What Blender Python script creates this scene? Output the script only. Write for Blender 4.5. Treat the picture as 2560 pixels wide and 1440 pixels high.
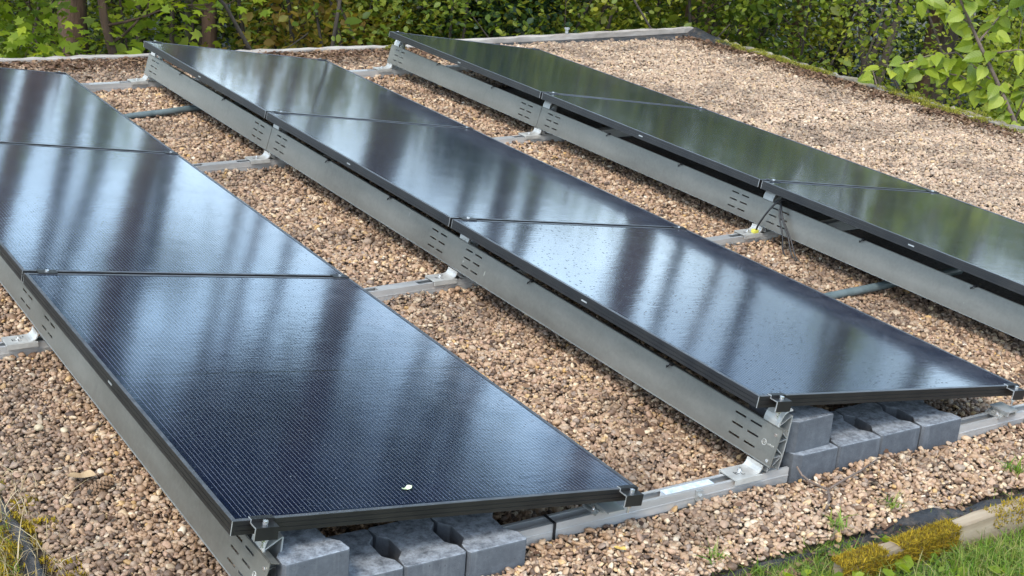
import bpy, math, random
import numpy as np

for o in list(bpy.data.objects):
    bpy.data.objects.remove(o, do_unlink=True)
scene = bpy.context.scene
COL = scene.collection
R = math.radians

# ------------------------------------------------------------------ camera
cam_d = bpy.data.cameras.new('camera')
cam = bpy.data.objects.new('camera', cam_d)
COL.objects.link(cam)
cam.location = (-2.6668, -2.7596, 1.8970)
cam.rotation_euler = (R(70.469), R(-4.326), R(-31.724))
cam_d.sensor_width = 36.0
cam_d.lens = 51.64
cam_d.clip_start = 0.05
cam_d.clip_end = 2000
scene.camera = cam

# ------------------------------------------------------------------ sky, sun, exposure
SUN_EL, SUN_AZ = 52.0, 232.0          # azimuth clockwise from +Y: high, behind the camera's left shoulder
world = bpy.data.worlds.new('World')
scene.world = world
world.use_nodes = True
nt = world.node_tree
nt.nodes.clear()
w_out = nt.nodes.new('ShaderNodeOutputWorld')
w_bg = nt.nodes.new('ShaderNodeBackground')
w_sky = nt.nodes.new('ShaderNodeTexSky')
w_sky.sky_type = 'NISHITA'
w_sky.sun_disc = False
w_sky.sun_elevation = R(SUN_EL)
w_sky.sun_rotation = R(SUN_AZ)
w_sky.air_density = 1.0
w_sky.dust_density = 3.0
w_tc = nt.nodes.new('ShaderNodeTexCoord')
w_no = nt.nodes.new('ShaderNodeTexNoise')
w_no.inputs['Scale'].default_value = 4.2
w_no.inputs['Detail'].default_value = 7
w_no.inputs['Roughness'].default_value = 0.55
w_ra = nt.nodes.new('ShaderNodeValToRGB')
w_ra.color_ramp.elements[0].position = 0.42
w_ra.color_ramp.elements[1].position = 0.64
w_mx = nt.nodes.new('ShaderNodeMix')
w_mx.data_type = 'RGBA'
w_cc = nt.nodes.new('ShaderNodeMix'); w_cc.data_type = 'RGBA'      # bluish thin cloud above, whiter haze low down
w_cc.inputs['A'].default_value = (8.2, 11.8, 15.8, 1); w_cc.inputs['B'].default_value = (13.2, 15.6, 17.0, 1)
nt.links.new(w_tc.outputs['Generated'], w_no.inputs['Vector'])
w_sep = nt.nodes.new('ShaderNodeSeparateXYZ')                    # cloud gets denser towards the horizon all round
w_mr = nt.nodes.new('ShaderNodeMapRange'); w_mr.inputs['From Min'].default_value = 0.02; w_mr.inputs['From Max'].default_value = 0.11
w_mr.inputs['To Min'].default_value = 0.16; w_mr.inputs['To Max'].default_value = 0.0
w_ad = nt.nodes.new('ShaderNodeMath'); w_ad.operation = 'ADD'
nt.links.new(w_tc.outputs['Generated'], w_sep.inputs[0]); nt.links.new(w_sep.outputs['Z'], w_mr.inputs['Value'])
w_m2 = nt.nodes.new('ShaderNodeMapRange'); w_m2.inputs['From Min'].default_value = 0.26; w_m2.inputs['From Max'].default_value = 0.04
nt.links.new(w_sep.outputs['Z'], w_m2.inputs['Value']); nt.links.new(w_m2.outputs['Result'], w_cc.inputs['Factor']); nt.links.new(w_cc.outputs['Result'], w_mx.inputs['B'])
nt.links.new(w_mr.outputs['Result'], w_ad.inputs[0]); nt.links.new(w_no.outputs['Fac'], w_ad.inputs[1])
nt.links.new(w_ad.outputs[0], w_ra.inputs['Fac'])
nt.links.new(w_ra.outputs['Color'], w_mx.inputs['Factor'])
nt.links.new(w_sky.outputs['Color'], w_mx.inputs['A'])
nt.links.new(w_mx.outputs['Result'], w_bg.inputs['Color'])
w_bg.inputs['Strength'].default_value = 0.15
nt.links.new(w_bg.outputs['Background'], w_out.inputs['Surface'])

sun_d = bpy.data.lights.new('sun', 'SUN')
sun_d.energy = 1.5
sun_d.angle = R(14)
sun_d.color = (1.0, 0.91, 0.78)
sun = bpy.data.objects.new('sun', sun_d)
COL.objects.link(sun)
sun.location = (-4, -4, 8)
sun.rotation_euler = (R(90 - SUN_EL), 0, R(180 - SUN_AZ))

scene.view_settings.view_transform = 'Standard'
scene.view_settings.look = 'None'
scene.view_settings.exposure = 0.97
scene.view_settings.gamma = 1.0
scene.view_settings.use_curve_mapping = False
scene.render.engine = 'CYCLES'
scene.cycles.max_bounces = 5
scene.cycles.diffuse_bounces = 2
scene.cycles.glossy_bounces = 3
scene.cycles.transmission_bounces = 3
scene.cycles.transparent_max_bounces = 4

# ------------------------------------------------------------------ helpers
rng = np.random.default_rng(7)
random.seed(7)

def tag(o, label=None, cat=None, group=None, kind=None):
    if label: o['label'] = label
    if cat: o['category'] = cat
    if group: o['group'] = group
    if kind: o['kind'] = kind
    return o

def empty(name, loc, rot=(0, 0, 0), label=None, cat=None, group=None):
    o = bpy.data.objects.new(name, None)
    COL.objects.link(o)
    o.empty_display_size = 0.05
    o.location = loc
    o.rotation_euler = rot
    return tag(o, label, cat, group)

def link_mesh(name, me, parent=None, loc=None, rot=None):
    o = bpy.data.objects.new(name, me)
    COL.objects.link(o)
    if parent is not None: o.parent = parent
    if loc is not None: o.location = loc
    if rot is not None: o.rotation_euler = rot
    return o

def np_mesh(name, verts, nper, faces, mat, smooth=False):
    """verts Nx3, faces MxK (all with K corners)"""
    verts = np.asarray(verts, np.float32); faces = np.asarray(faces, np.int32)
    me = bpy.data.meshes.new(name)
    k = faces.shape[1]
    me.vertices.add(len(verts)); me.vertices.foreach_set('co', verts.ravel())
    me.loops.add(faces.size); me.loops.foreach_set('vertex_index', faces.ravel())
    me.polygons.add(len(faces))
    me.polygons.foreach_set('loop_start', np.arange(0, faces.size, k, dtype=np.int32))
    me.polygons.foreach_set('loop_total', np.full(len(faces), k, np.int32))
    if smooth: me.polygons.foreach_set('use_smooth', np.ones(len(faces), bool))
    me.update(calc_edges=True)
    me.validate()
    me.materials.append(mat)
    return me

class MB:
    """collects shapes into one mesh"""
    def __init__(s): s.v = []; s.f = []; s.sm = []
    def add(s, vs, fs, smooth=False):
        b = len(s.v); s.v += [tuple(v) for v in vs]
        for f in fs: s.f.append(tuple(i + b for i in f)); s.sm.append(smooth)
        return s
    def box(s, a, b):
        (x0, y0, z0), (x1, y1, z1) = a, b
        return s.add([(x0,y0,z0),(x1,y0,z0),(x1,y1,z0),(x0,y1,z0),(x0,y0,z1),(x1,y0,z1),(x1,y1,z1),(x0,y1,z1)],
                     [(0,3,2,1),(4,5,6,7),(0,1,5,4),(1,2,6,5),(2,3,7,6),(3,0,4,7)])
    def prism(s, poly, axis, a, b, smooth=False):
        """poly: list of 2d points; axis 'y' (points are x,z) or 'z' (x,y) or 'x' (y,z)"""
        n = len(poly)
        def P(p, t):
            return (p[0], t, p[1]) if axis == 'y' else (p[0], p[1], t) if axis == 'z' else (t, p[0], p[1])
        vs = [P(p, a) for p in poly] + [P(p, b) for p in poly]
        fs = [tuple(range(n)), tuple(range(2*n-1, n-1, -1))]
        for i in range(n):
            j = (i + 1) % n
            fs.append((i, i + n, j + n, j))
        return s.add(vs, fs, smooth)
    def bar(s, p, q, w, axis, a, b):
        """flat bar between 2d points p and q, thickness w, extruded along axis from a to b"""
        d = np.array(q, float) - np.array(p, float); d /= np.linalg.norm(d) + 1e-9
        nrm = np.array([-d[1], d[0]]) * w / 2
        p = np.array(p, float); q = np.array(q, float)
        return s.prism([tuple(p - nrm), tuple(q - nrm), tuple(q + nrm), tuple(p + nrm)], axis, a, b)
    def strip(s, pts, w, axis, a, b):
        """curved sheet: 2d polyline with thickness"""
        pts = [np.array(p, float) for p in pts]; n = len(pts); up = []; dn = []
        for i in range(n):
            d = pts[min(i+1, n-1)] - pts[max(i-1, 0)]; d /= np.linalg.norm(d) + 1e-9
            m = np.array([-d[1], d[0]]) * w / 2
            up.append(tuple(pts[i] + m)); dn.append(tuple(pts[i] - m))
        return s.prism(dn + up[::-1], axis, a, b)
    def cyl(s, c, r, h, n=12, axis=2, r2=None):
        r2 = r if r2 is None else r2
        vs = []
        for t, rr in ((0, r), (h, r2)):
            for i in range(n):
                a = 2 * math.pi * i / n
                p = [0, 0, 0]; o = [k for k in (0, 1, 2) if k != axis]
                p[o[0]] = rr * math.cos(a); p[o[1]] = rr * math.sin(a); p[axis] = t
                vs.append((c[0]+p[0], c[1]+p[1], c[2]+p[2]))
        fs = [tuple(range(n-1, -1, -1)), tuple(range(n, 2*n))] + [(i, (i+1) % n, (i+1) % n + n, i + n) for i in range(n)]
        return s.add(vs, fs)
    def tube(s, pts, rad, n=8, smooth=True):
        pts = [np.array(p, float) for p in pts]; m = len(pts)
        if not hasattr(rad, '__len__'): rad = [rad] * m
        vs = []; ref = np.array([0.31, 0.17, 0.93])
        for i in range(m):
            d = pts[min(i+1, m-1)] - pts[max(i-1, 0)]; d /= np.linalg.norm(d) + 1e-9
            if abs(d @ ref) > 0.93: ref = np.array([0.9, 0.3, 0.1])
            a = np.cross(d, ref); a /= np.linalg.norm(a); b = np.cross(d, a)
            for k in range(n):
                t = 2 * math.pi * k / n
                vs.append(pts[i] + rad[i] * (math.cos(t) * a + math.sin(t) * b))
        fs = []
        for i in range(m - 1):
            for k in range(n):
                fs.append((i*n+k, i*n+(k+1) % n, (i+1)*n+(k+1) % n, (i+1)*n+k))
        s.add(vs, fs, smooth)
        e = len(s.v)
        s.f.append(tuple(range(e - m*n + n - 1, e - m*n - 1, -1))); s.sm.append(False)
        s.f.append(tuple(range(e - n, e))); s.sm.append(False)
        return s
    def mesh(s, name, mat, bevel=0):
        import bmesh
        me = bpy.data.meshes.new(name)
        me.from_pydata(s.v, [], s.f)
        me.polygons.foreach_set('use_smooth', s.sm)
        bm = bmesh.new(); bm.from_mesh(me)
        bmesh.ops.recalc_face_normals(bm, faces=bm.faces)
        if bevel:
            bmesh.ops.bevel(bm, geom=[e for e in bm.edges if len(e.link_faces) == 2 and e.calc_face_angle(0) > 0.5],
                            offset=bevel, segments=2, affect='EDGES', profile=0.6)
        bm.to_mesh(me); bm.free()
        me.materials.append(mat)
        return me
    def build(s, name, mat, parent=None, bevel=0, loc=None, rot=None):
        return link_mesh(name, s.mesh(name, mat, bevel), parent, loc, rot)

# ------------------------------------------------------------------ materials
class N:
    """tiny node-tree helper"""
    def __init__(s, name):
        s.m = bpy.data.materials.new(name); s.m.use_nodes = True
        s.t = s.m.node_tree; s.t.nodes.clear()
        s.out = s.t.nodes.new('ShaderNodeOutputMaterial')
    def n(s, typ, **kw):
        nd = s.t.nodes.new(typ)
        for k, v in kw.items():
            if k.startswith('i_'):
                nd.inputs[k[2:].replace('_', ' ')].default_value = v
            else: setattr(nd, k, v)
        return nd
    def l(s, a, b): s.t.links.new(a, b)
    def ramp(s, fac, stops, interp='LINEAR'):
        r = s.n('ShaderNodeValToRGB'); cr = r.color_ramp; cr.interpolation = interp
        while len(cr.elements) < len(stops): cr.elements.new(0.5)
        for e, (p, c) in zip(cr.elements, stops):
            e.position = p; e.color = (*c, 1) if len(c) == 3 else c
        if fac is not None: s.l(fac, r.inputs['Fac'])
        return r.outputs['Color']
    def noise(s, scale, detail=4, rough=0.55, coord=None, w=None):
        t = s.n('ShaderNodeTexNoise'); t.inputs['Scale'].default_value = scale
        t.inputs['Detail'].default_value = detail; t.inputs['Roughness'].default_value = rough
        s.l(coord if coord is not None else s.obj(), t.inputs['Vector'])
        return t.outputs['Fac']
    def obj(s):
        if not hasattr(s, '_tc'): s._tc = s.n('ShaderNodeTexCoord')
        return s._tc.outputs['Object']
    def pos(s):
        if not hasattr(s, '_g'): s._g = s.n('ShaderNodeNewGeometry')
        return s._g.outputs['Position']
    def mapping(s, scale, coord=None):
        m = s.n('ShaderNodeMapping'); m.inputs['Scale'].default_value = scale
        s.l(coord if coord is not None else s.obj(), m.inputs['Vector']); return m.outputs['Vector']
    def mix(s, fac, a, b, mode='MIX'):
        m = s.n('ShaderNodeMix', data_type='RGBA', blend_type=mode)
        for sock, v in (('Factor', fac), ('A', a), ('B', b)):
            if isinstance(v, (int, float)): m.inputs[sock].default_value = v
            elif isinstance(v, tuple): m.inputs[sock].default_value = (*v, 1) if len(v) == 3 else v
            else: s.l(v, m.inputs[sock])
        return m.outputs['Result']
    def math(s, op, a, b=None, clamp=False):
        m = s.n('ShaderNodeMath', operation=op); m.use_clamp = clamp
        for i, v in enumerate((a, b)):
            if v is None: continue
            if isinstance(v, (int, float)): m.inputs[i].default_value = v
            else: s.l(v, m.inputs[i])
        return m.outputs[0]
    def pbsdf(s, color, rough=0.5, metal=0.0, bump=None, bstr=0.3, bdist=0.01, **kw):
        p = s.n('ShaderNodeBsdfPrincipled')
        for nm, v in (('Base Color', color), ('Roughness', rough), ('Metallic', metal)):
            if isinstance(v, tuple): p.inputs[nm].default_value = (*v, 1)
            elif isinstance(v, (int, float)): p.inputs[nm].default_value = v
            else: s.l(v, p.inputs[nm])
        for k, v in kw.items(): p.inputs[k.replace('_', ' ')].default_value = v
        if bump is not None:
            b = s.n('ShaderNodeBump'); b.inputs['Strength'].default_value = bstr; b.inputs['Distance'].default_value = bdist
            s.l(bump, b.inputs['Height']); s.l(b.outputs['Normal'], p.inputs['Normal'])
        s.bsdf = p
        s.l(p.outputs['BSDF'], s.out.inputs['Surface'])
        return s.m

M = {}
def metal_mat(name, lo, hi, rough, metal, scale=9.0, stretch=(1, 0.25, 2.0), rv=0.12):
    a = N(name)
    c = a.noise(scale, 5, 0.6, a.mapping(stretch, a.pos()))
    col = a.ramp(c, [(0.3, lo), (0.7, hi)])
    spots = a.noise(38.0, 3, 0.7, a.pos())
    sp = a.ramp(spots, [(0.70, (0, 0, 0)), (0.76, (1, 1, 1))])
    col = a.mix(a.math('MULTIPLY', sp, 0.35), col, (0.62, 0.61, 0.56))
    rg = a.ramp(c, [(0.25, (rough - rv,)*3), (0.75, (rough + rv,)*3)])
    fine = a.noise(420.0, 2, 0.5, a.pos())
    return a.pbsdf(col, rg, metal, fine, 0.08, 0.001)
def sheet_mat():
    a = N('galvanised_sheet')
    c = a.noise(4.0, 6, 0.65, a.mapping((1, 0.5, 1.6), a.pos()))
    col = a.ramp(c, [(0.28, (0.125, 0.121, 0.105)), (0.5, (0.175, 0.17, 0.148)), (0.75, (0.235, 0.228, 0.20))])
    sp = a.n('ShaderNodeTexVoronoi'); sp.inputs['Scale'].default_value = 90.0; a.l(a.pos(), sp.inputs['Vector'])   # zinc spangle
    ss = a.n('ShaderNodeSeparateColor'); a.l(sp.outputs['Color'], ss.inputs[0])
    col = a.mix(a.math('MULTIPLY', ss.outputs['Red'], 0.10), col, (0.34, 0.335, 0.30))
    run = a.ramp(a.noise(22, 4, 0.6, a.mapping((1, 1, 0.10), a.pos())), [(0.56, (0, 0, 0)), (0.72, (1, 1, 1))])
    col = a.mix(a.math('MULTIPLY', run, 0.28), col, (0.11, 0.105, 0.09))
    spl = a.ramp(a.noise(13, 5, 0.7, a.mapping((1, 1, 0.55), a.pos())), [(0.69, (0, 0, 0)), (0.73, (1, 1, 1))])
    col = a.mix(a.math('MULTIPLY', spl, 0.55), col, (0.52, 0.52, 0.45))
    g = a.n('ShaderNodeSeparateXYZ'); a.l(a.pos(), g.inputs[0])
    low = a.n('ShaderNodeMapRange'); low.inputs['From Min'].default_value = 0.125; low.inputs['From Max'].default_value = 0.085; a.l(g.outputs['Z'], low.inputs['Value'])
    mud = a.math('MULTIPLY', low.outputs['Result'], a.noise(30, 4, 0.7, a.pos()))
    col = a.mix(a.math('MULTIPLY', mud, 0.5), col, (0.14, 0.10, 0.07))
    rg = a.ramp(c, [(0.25, (0.36,)*3), (0.75, (0.52,)*3)])
    h = a.math('ADD', a.math('MULTIPLY', a.noise(2.2, 2, 0.5, a.pos()), 6.0), a.noise(300, 2, 0.5, a.pos()))
    return a.pbsdf(col, rg, 0.6, h, 0.10, 0.002)
M['deflector'] = sheet_mat()
M['cut_edge'] = metal_mat('bare_cut_edge', (0.50, 0.51, 0.50), (0.66, 0.66, 0.65), 0.35, 0.7, 20.0)
M['rail'] = metal_mat('mill_aluminium', (0.38, 0.38, 0.37), (0.58, 0.575, 0.56), 0.36, 0.45, 14.0, (0.2, 1, 1))
M['foot'] = metal_mat('cast_aluminium', (0.38, 0.375, 0.35), (0.55, 0.545, 0.51), 0.48, 0.45, 22.0, (1, 1, 1))
M['truss'] = metal_mat('grey_extrusion', (0.40, 0.41, 0.40), (0.52, 0.53, 0.52), 0.45, 0.7, 22.0, (1, 1, 1))  # grey extruded aluminium of webs, feet and small fittings
M['bolt'] = metal_mat('steel_bolt', (0.70, 0.70, 0.70), (0.85, 0.85, 0.84), 0.25, 0.9, 60.0, (1, 1, 1))

a = N('black_anodised'); c = a.noise(12, 3, 0.5, a.pos())
M['frame'] = a.pbsdf(a.ramp(c, [(0.3, (0.012, 0.012, 0.013)), (0.7, (0.022, 0.021, 0.020))]), 0.38, 0.25, a.noise(500, 2, 0.5, a.pos()), 0.05, 0.001)
a = N('frame_lip'); c = a.noise(30, 3, 0.5, a.pos())
M['lip'] = a.pbsdf(a.ramp(c, [(0.3, (0.07, 0.075, 0.085)), (0.7, (0.13, 0.135, 0.145))]), 0.34, 0.5)
a = N('black_backsheet'); M['back'] = a.pbsdf((0.01, 0.01, 0.011), 0.6)
a = N('black_plastic'); M['plastic'] = a.pbsdf((0.013, 0.013, 0.014), 0.45)
a = N('rubber'); M['rubber'] = a.pbsdf(a.ramp(a.noise(40, 3, 0.6, a.pos()), [(0.3, (0.012,)*3), (0.7, (0.035, 0.034, 0.032))]), 0.8)
a = N('blue_film'); M['film'] = a.pbsdf(a.ramp(a.noise(60, 4, 0.7, a.pos()), [(0.35, (0.42, 0.50, 0.58)), (0.65, (0.72, 0.77, 0.80))]), 0.35, 0.2)
a = N('conduit_pvc'); M['conduit'] = a.pbsdf(a.ramp(a.noise(18, 4, 0.6, a.pos()), [(0.3, (0.075, 0.105, 0.11)), (0.7, (0.13, 0.165, 0.17))]), 0.45)
a = N('earth_tag'); M['yellow'] = a.pbsdf((0.55, 0.52, 0.08), 0.5)

def glass_mat(name='solar_glass', damp=0.0011, dscale=95.0, dpick=0.62):
    a = N(name)
    xyz = a.n('ShaderNodeSeparateXYZ'); a.l(a.obj(), xyz.inputs[0])
    # fine collector wires parallel to the long side, under the glass
    fr = a.math('FRACT', a.math('DIVIDE', xyz.outputs['X'], 0.01155))
    wire = a.math('LESS_THAN', a.math('ABSOLUTE', a.math('SUBTRACT', fr, 0.5)), 0.055)
    # edge margin and the seam between the two half-cell fields
    mid = a.math('LESS_THAN', a.math('ABSOLUTE', a.math('SUBTRACT', xyz.outputs['Y'], 0.8675)), 0.0035)
    mx = a.math('LESS_THAN', a.math('ABSOLUTE', a.math('SUBTRACT', xyz.outputs['X'], 0.567)), 0.548)
    my = a.math('LESS_THAN', a.math('ABSOLUTE', a.math('SUBTRACT', xyz.outputs['Y'], 0.8675)), 0.848)
    wire = a.math('MULTIPLY', wire, a.math('MULTIPLY', a.math('MULTIPLY', mx, my), a.math('SUBTRACT', 1.0, mid)))
    oi = a.n('ShaderNodeObjectInfo')
    cellv = a.noise(3.0, 2, 0.5)
    cell = a.mix(cellv, (0.003, 0.0048, 0.013), (0.005, 0.008, 0.022))
    cell = a.mix(mid, cell, (0.003, 0.003, 0.004))
    col = a.mix(a.math('MULTIPLY', wire, 0.36), cell, (0.30, 0.32, 0.36))
    # dust specks and dried drops
    dn = a.noise(150.0, 2, 0.6)
    dm = a.noise(2.2, 3, 0.6)
    speck = a.ramp(a.math('ADD', dn, a.math('MULTIPLY', a.math('SUBTRACT', dm, 0.5), 0.18)), [(0.715, (0, 0, 0)), (0.75, (1, 1, 1))])
    col = a.mix(a.math('MULTIPLY', speck, 0.5), col, (0.40, 0.42, 0.43))
    film = a.ramp(a.noise(5.0, 5, 0.65), [(0.45, (0, 0, 0)), (0.8, (1, 1, 1))])
    col = a.mix(a.math('MULTIPLY', film, 0.02), col, (0.25, 0.26, 0.27))
    lowx = a.n('ShaderNodeMapRange'); lowx.inputs['From Min'].default_value = 0.80; lowx.inputs['From Max'].default_value = 1.12; a.l(xyz.outputs['X'], lowx.inputs['Value'])
    dust = a.math('MULTIPLY', a.math('MULTIPLY', lowx.outputs['Result'], a.ramp(a.noise(9.0, 6, 0.7), [(0.35, (0, 0, 0)), (0.75, (1, 1, 1))])), 0.16)
    col = a.mix(dust, col, (0.36, 0.36, 0.38))
    # droplets (voronoi dots)
    vo = a.n('ShaderNodeTexVoronoi'); vo.inputs['Scale'].default_value = dscale; vo.inputs['Randomness'].default_value = 1.0
    a.l(a.obj(), vo.inputs['Vector'])
    drop = a.ramp(vo.outputs['Distance'], [(0.0, (1, 1, 1)), (0.22, (0, 0, 0))])
    vsep = a.n('ShaderNodeSeparateColor'); a.l(vo.outputs['Color'], vsep.inputs[0])
    pick = a.math('GREATER_THAN', vsep.outputs['Red'], dpick)
    drop = a.math('MULTIPLY', drop, pick)
    ripple = a.noise(55.0, 3, 0.6, a.mapping((0.35, 1.0, 1.0)))
    waves = a.noise(3.5, 2, 0.5)
    h = a.math('ADD', a.math('MULTIPLY', ripple, 0.00016), a.math('ADD', a.math('MULTIPLY', waves, 0.0005), a.math('MULTIPLY', drop, damp)))
    rough = a.math('ADD', a.math('MULTIPLY', film, 0.03), 0.10)
    b = a.n('ShaderNodeBump'); b.inputs['Strength'].default_value = 1.0; b.inputs['Distance'].default_value = 1.0
    a.l(h, b.inputs['Height'])
    m = a.pbsdf(col, rough, 0.0)
    a.bsdf.inputs['IOR'].default_value = 1.65
    a.bsdf.inputs['Specular Tint'].default_value = (0.66, 0.85, 1.0, 1)      # blue anti-reflex coating
    a.l(b.outputs['Normal'], a.bsdf.inputs['Normal'])
    return m
M['glass'] = glass_mat()
M['glass_wet'] = glass_mat('rain_speckled_glass', 0.0040, 62.0, 0.55)

def concrete_mat():
    a = N('dark_concrete')
    c = a.noise(28, 7, 0.75, a.pos())
    col = a.ramp(c, [(0.25, (0.05, 0.056, 0.066)), (0.5, (0.072, 0.08, 0.092)), (0.78, (0.11, 0.12, 0.133))])
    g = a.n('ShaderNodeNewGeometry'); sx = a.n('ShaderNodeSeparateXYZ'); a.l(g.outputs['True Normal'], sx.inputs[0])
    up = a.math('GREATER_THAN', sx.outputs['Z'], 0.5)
    eff_toplit = a.ramp(a.noise(34, 6, 0.75, a.pos()), [(0.36, (0, 0, 0)), (0.62, (1, 1, 1))])
    col = a.mix(a.math('MULTIPLY', a.math('MULTIPLY', eff_toplit, up), 0.6), col, (0.40, 0.44, 0.48))  # pale efflorescence plus light from above, both painted on upward faces
    streak = a.ramp(a.noise(26, 4, 0.6, a.mapping((1, 1, 0.12), a.pos())), [(0.55, (0, 0, 0)), (0.75, (1, 1, 1))])
    col = a.mix(a.math('MULTIPLY', streak, 0.25), col, (0.3, 0.31, 0.32))
    fine = a.noise(240, 4, 0.7, a.pos())
    pore = a.ramp(a.noise(160, 2, 0.5, a.pos()), [(0.26, (1, 1, 1)), (0.33, (0, 0, 0))])
    col = a.mix(a.math('MULTIPLY', pore, 0.6), col, (0.02, 0.02, 0.022))
    return a.pbsdf(col, 0.82, 0, a.math('ADD', fine, a.math('MULTIPLY', c, 2.0)), 0.5, 0.002)
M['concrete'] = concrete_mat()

def pebble_mat():
    a = N('river_pebble')
    at = a.n('ShaderNodeAttribute', attribute_name='tone', attribute_type='INSTANCER')
    di = a.n('ShaderNodeAttribute', attribute_name='dirt', attribute_type='INSTANCER')
    col = a.ramp(at.outputs['Fac'], [(0.0, (0.07, 0.045, 0.032)), (0.12, (0.18, 0.115, 0.075)), (0.30, (0.35, 0.235, 0.15)),
                                     (0.45, (0.46, 0.325, 0.21)), (0.60, (0.41, 0.275, 0.20)), (0.74, (0.56, 0.43, 0.30)),
                                     (0.86, (0.28, 0.22, 0.185)), (0.93, (0.72, 0.60, 0.44)), (0.97, (0.52, 0.33, 0.12)), (1.0, (0.76, 0.71, 0.60))])
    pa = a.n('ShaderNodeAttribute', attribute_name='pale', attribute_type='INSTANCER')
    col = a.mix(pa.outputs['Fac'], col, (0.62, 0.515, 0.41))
    nn = a.noise(1.8, 4, 0.65)
    col = a.mix(0.55, col, a.ramp(nn, [(0.3, (0.55, 0.5, 0.46)), (0.7, (1.0, 1.0, 1.0))]), 'MULTIPLY')
    col = a.mix(1.0, col, (0.93, 0.885, 0.825), 'MULTIPLY')
    col = a.mix(di.outputs['Fac'], col, (0.095, 0.065, 0.045))
    return a.pbsdf(col, 0.62, 0, a.noise(9, 3, 0.6), 0.15, 0.05)
M['pebble'] = pebble_mat()

a = N('gravel_fines')
c = a.noise(70, 5, 0.7, a.pos())
M['fines'] = a.pbsdf(a.ramp(c, [(0.3, (0.03, 0.02, 0.015)), (0.55, (0.08, 0.055, 0.038)), (0.75, (0.18, 0.125, 0.088))]), 0.9, 0, c, 0.8, 0.02)
a = N('forest_floor')
c = a.noise(1.3, 6, 0.7, a.pos()); c2 = a.noise(14, 5, 0.7, a.pos())
M['ground'] = a.pbsdf(a.mix(a.ramp(c, [(0.4, (0, 0, 0)), (0.6, (1, 1, 1))]), a.ramp(c2, [(0.3, (0.03, 0.02, 0.013)), (0.7, (0.11, 0.07, 0.045))]),
                            a.ramp(c2, [(0.3, (0.025, 0.04, 0.012)), (0.7, (0.07, 0.09, 0.03))])), 0.95, 0, c2, 0.7, 0.05)
a = N('old_wall')
c = a.noise(6, 5, 0.65, a.pos())
M['wall'] = a.pbsdf(a.ramp(c, [(0.3, (0.16, 0.14, 0.12)), (0.7, (0.32, 0.29, 0.25))]), 0.9, 0, c, 0.4, 0.02)
a = N('black_membrane')
c = a.noise(14, 5, 0.65, a.pos())
dst = a.ramp(a.noise(24, 5, 0.7, a.pos()), [(0.48, (0, 0, 0)), (0.66, (1, 1, 1))])
M['membrane'] = a.pbsdf(a.mix(a.math('MULTIPLY', dst, 0.45), a.ramp(c, [(0.3, (0.010, 0.011, 0.013)), (0.7, (0.035, 0.037, 0.042))]), (0.16, 0.12, 0.085)), 0.5, 0, a.noise(30, 6, 0.75, a.pos()), 0.9, 0.02)
a = N('weathered_timber')
c = a.noise(16, 6, 0.65, a.mapping((0.12, 1, 1), a.pos()))
M['timber'] = a.pbsdf(a.ramp(c, [(0.25, (0.10, 0.07, 0.042)), (0.5, (0.24, 0.18, 0.115)), (0.8, (0.42, 0.34, 0.24))]), 0.85, 0, c, 0.5, 0.006)
a = N('pale_edge_board')
c = a.noise(9, 6, 0.65, a.mapping((0.3, 1, 1), a.pos()))
M['paleboard'] = a.pbsdf(a.ramp(c, [(0.25, (0.15, 0.125, 0.10)), (0.5, (0.32, 0.285, 0.25)), (0.75, (0.52, 0.48, 0.43))]), 0.85, 0, c, 0.4, 0.006)
a = N('lichen_edge_stone')
c = a.noise(12, 6, 0.7, a.pos()); c3 = a.noise(4, 4, 0.6, a.pos())
M['lichen'] = a.pbsdf(a.mix(a.ramp(c3, [(0.45, (0, 0, 0)), (0.6, (1, 1, 1))]), a.ramp(c, [(0.3, (0.10, 0.08, 0.06)), (0.55, (0.22, 0.195, 0.16)), (0.72, (0.50, 0.47, 0.42))]),
                            a.ramp(c, [(0.3, (0.09, 0.075, 0.045)), (0.7, (0.26, 0.22, 0.10))])), 0.9, 0, c, 0.7, 0.01)

def leaf_mat(name, cols, trans=0.45, rough=0.5, sheen=0.35):
    a = N(name)
    g = a.n('ShaderNodeNewGeometry')
    n = len(cols)
    col = a.ramp(g.outputs['Random Per Island'], [(i / (n - 1), c) for i, c in enumerate(cols)])
    p = a.n('ShaderNodeBsdfPrincipled'); a.l(col, p.inputs['Base Color']); p.inputs['Roughness'].default_value = rough
    p.inputs['Specular IOR Level'].default_value = sheen
    t = a.n('ShaderNodeBsdfTranslucent')
    a.l(a.mix(1.0, col, (1.5, 1.45, 0.7), 'MULTIPLY'), t.inputs['Color'])
    m = a.n('ShaderNodeMixShader'); m.inputs['Fac'].default_value = trans
    a.l(p.outputs['BSDF'], m.inputs[1]); a.l(t.outputs['BSDF'], m.inputs[2]); a.l(m.outputs['Shader'], a.out.inputs['Surface'])
    return a.m
M['leaf_mid'] = leaf_mat('leaf_mid_green', [(0.035, 0.065, 0.012), (0.10, 0.15, 0.018), (0.17, 0.22, 0.025), (0.24, 0.27, 0.035)])
M['leaf_bright'] = leaf_mat('leaf_maple_green', [(0.085, 0.14, 0.010), (0.18, 0.245, 0.015), (0.28, 0.33, 0.025)])
M['leaf_fresh'] = leaf_mat('leaf_fresh_green', [(0.045, 0.07, 0.010), (0.13, 0.17, 0.015), (0.22, 0.26, 0.025), (0.32, 0.33, 0.045)], 0.5)
M['leaf_dark'] = leaf_mat('leaf_ivy_dark', [(0.012, 0.03, 0.012), (0.025, 0.055, 0.02), (0.05, 0.09, 0.03)], 0.15, 0.35, 0.5)
M['leaf_olive'] = leaf_mat('leaf_olive', [(0.10, 0.11, 0.015), (0.19, 0.20, 0.025), (0.28, 0.27, 0.03), (0.16, 0.22, 0.03)])
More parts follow.
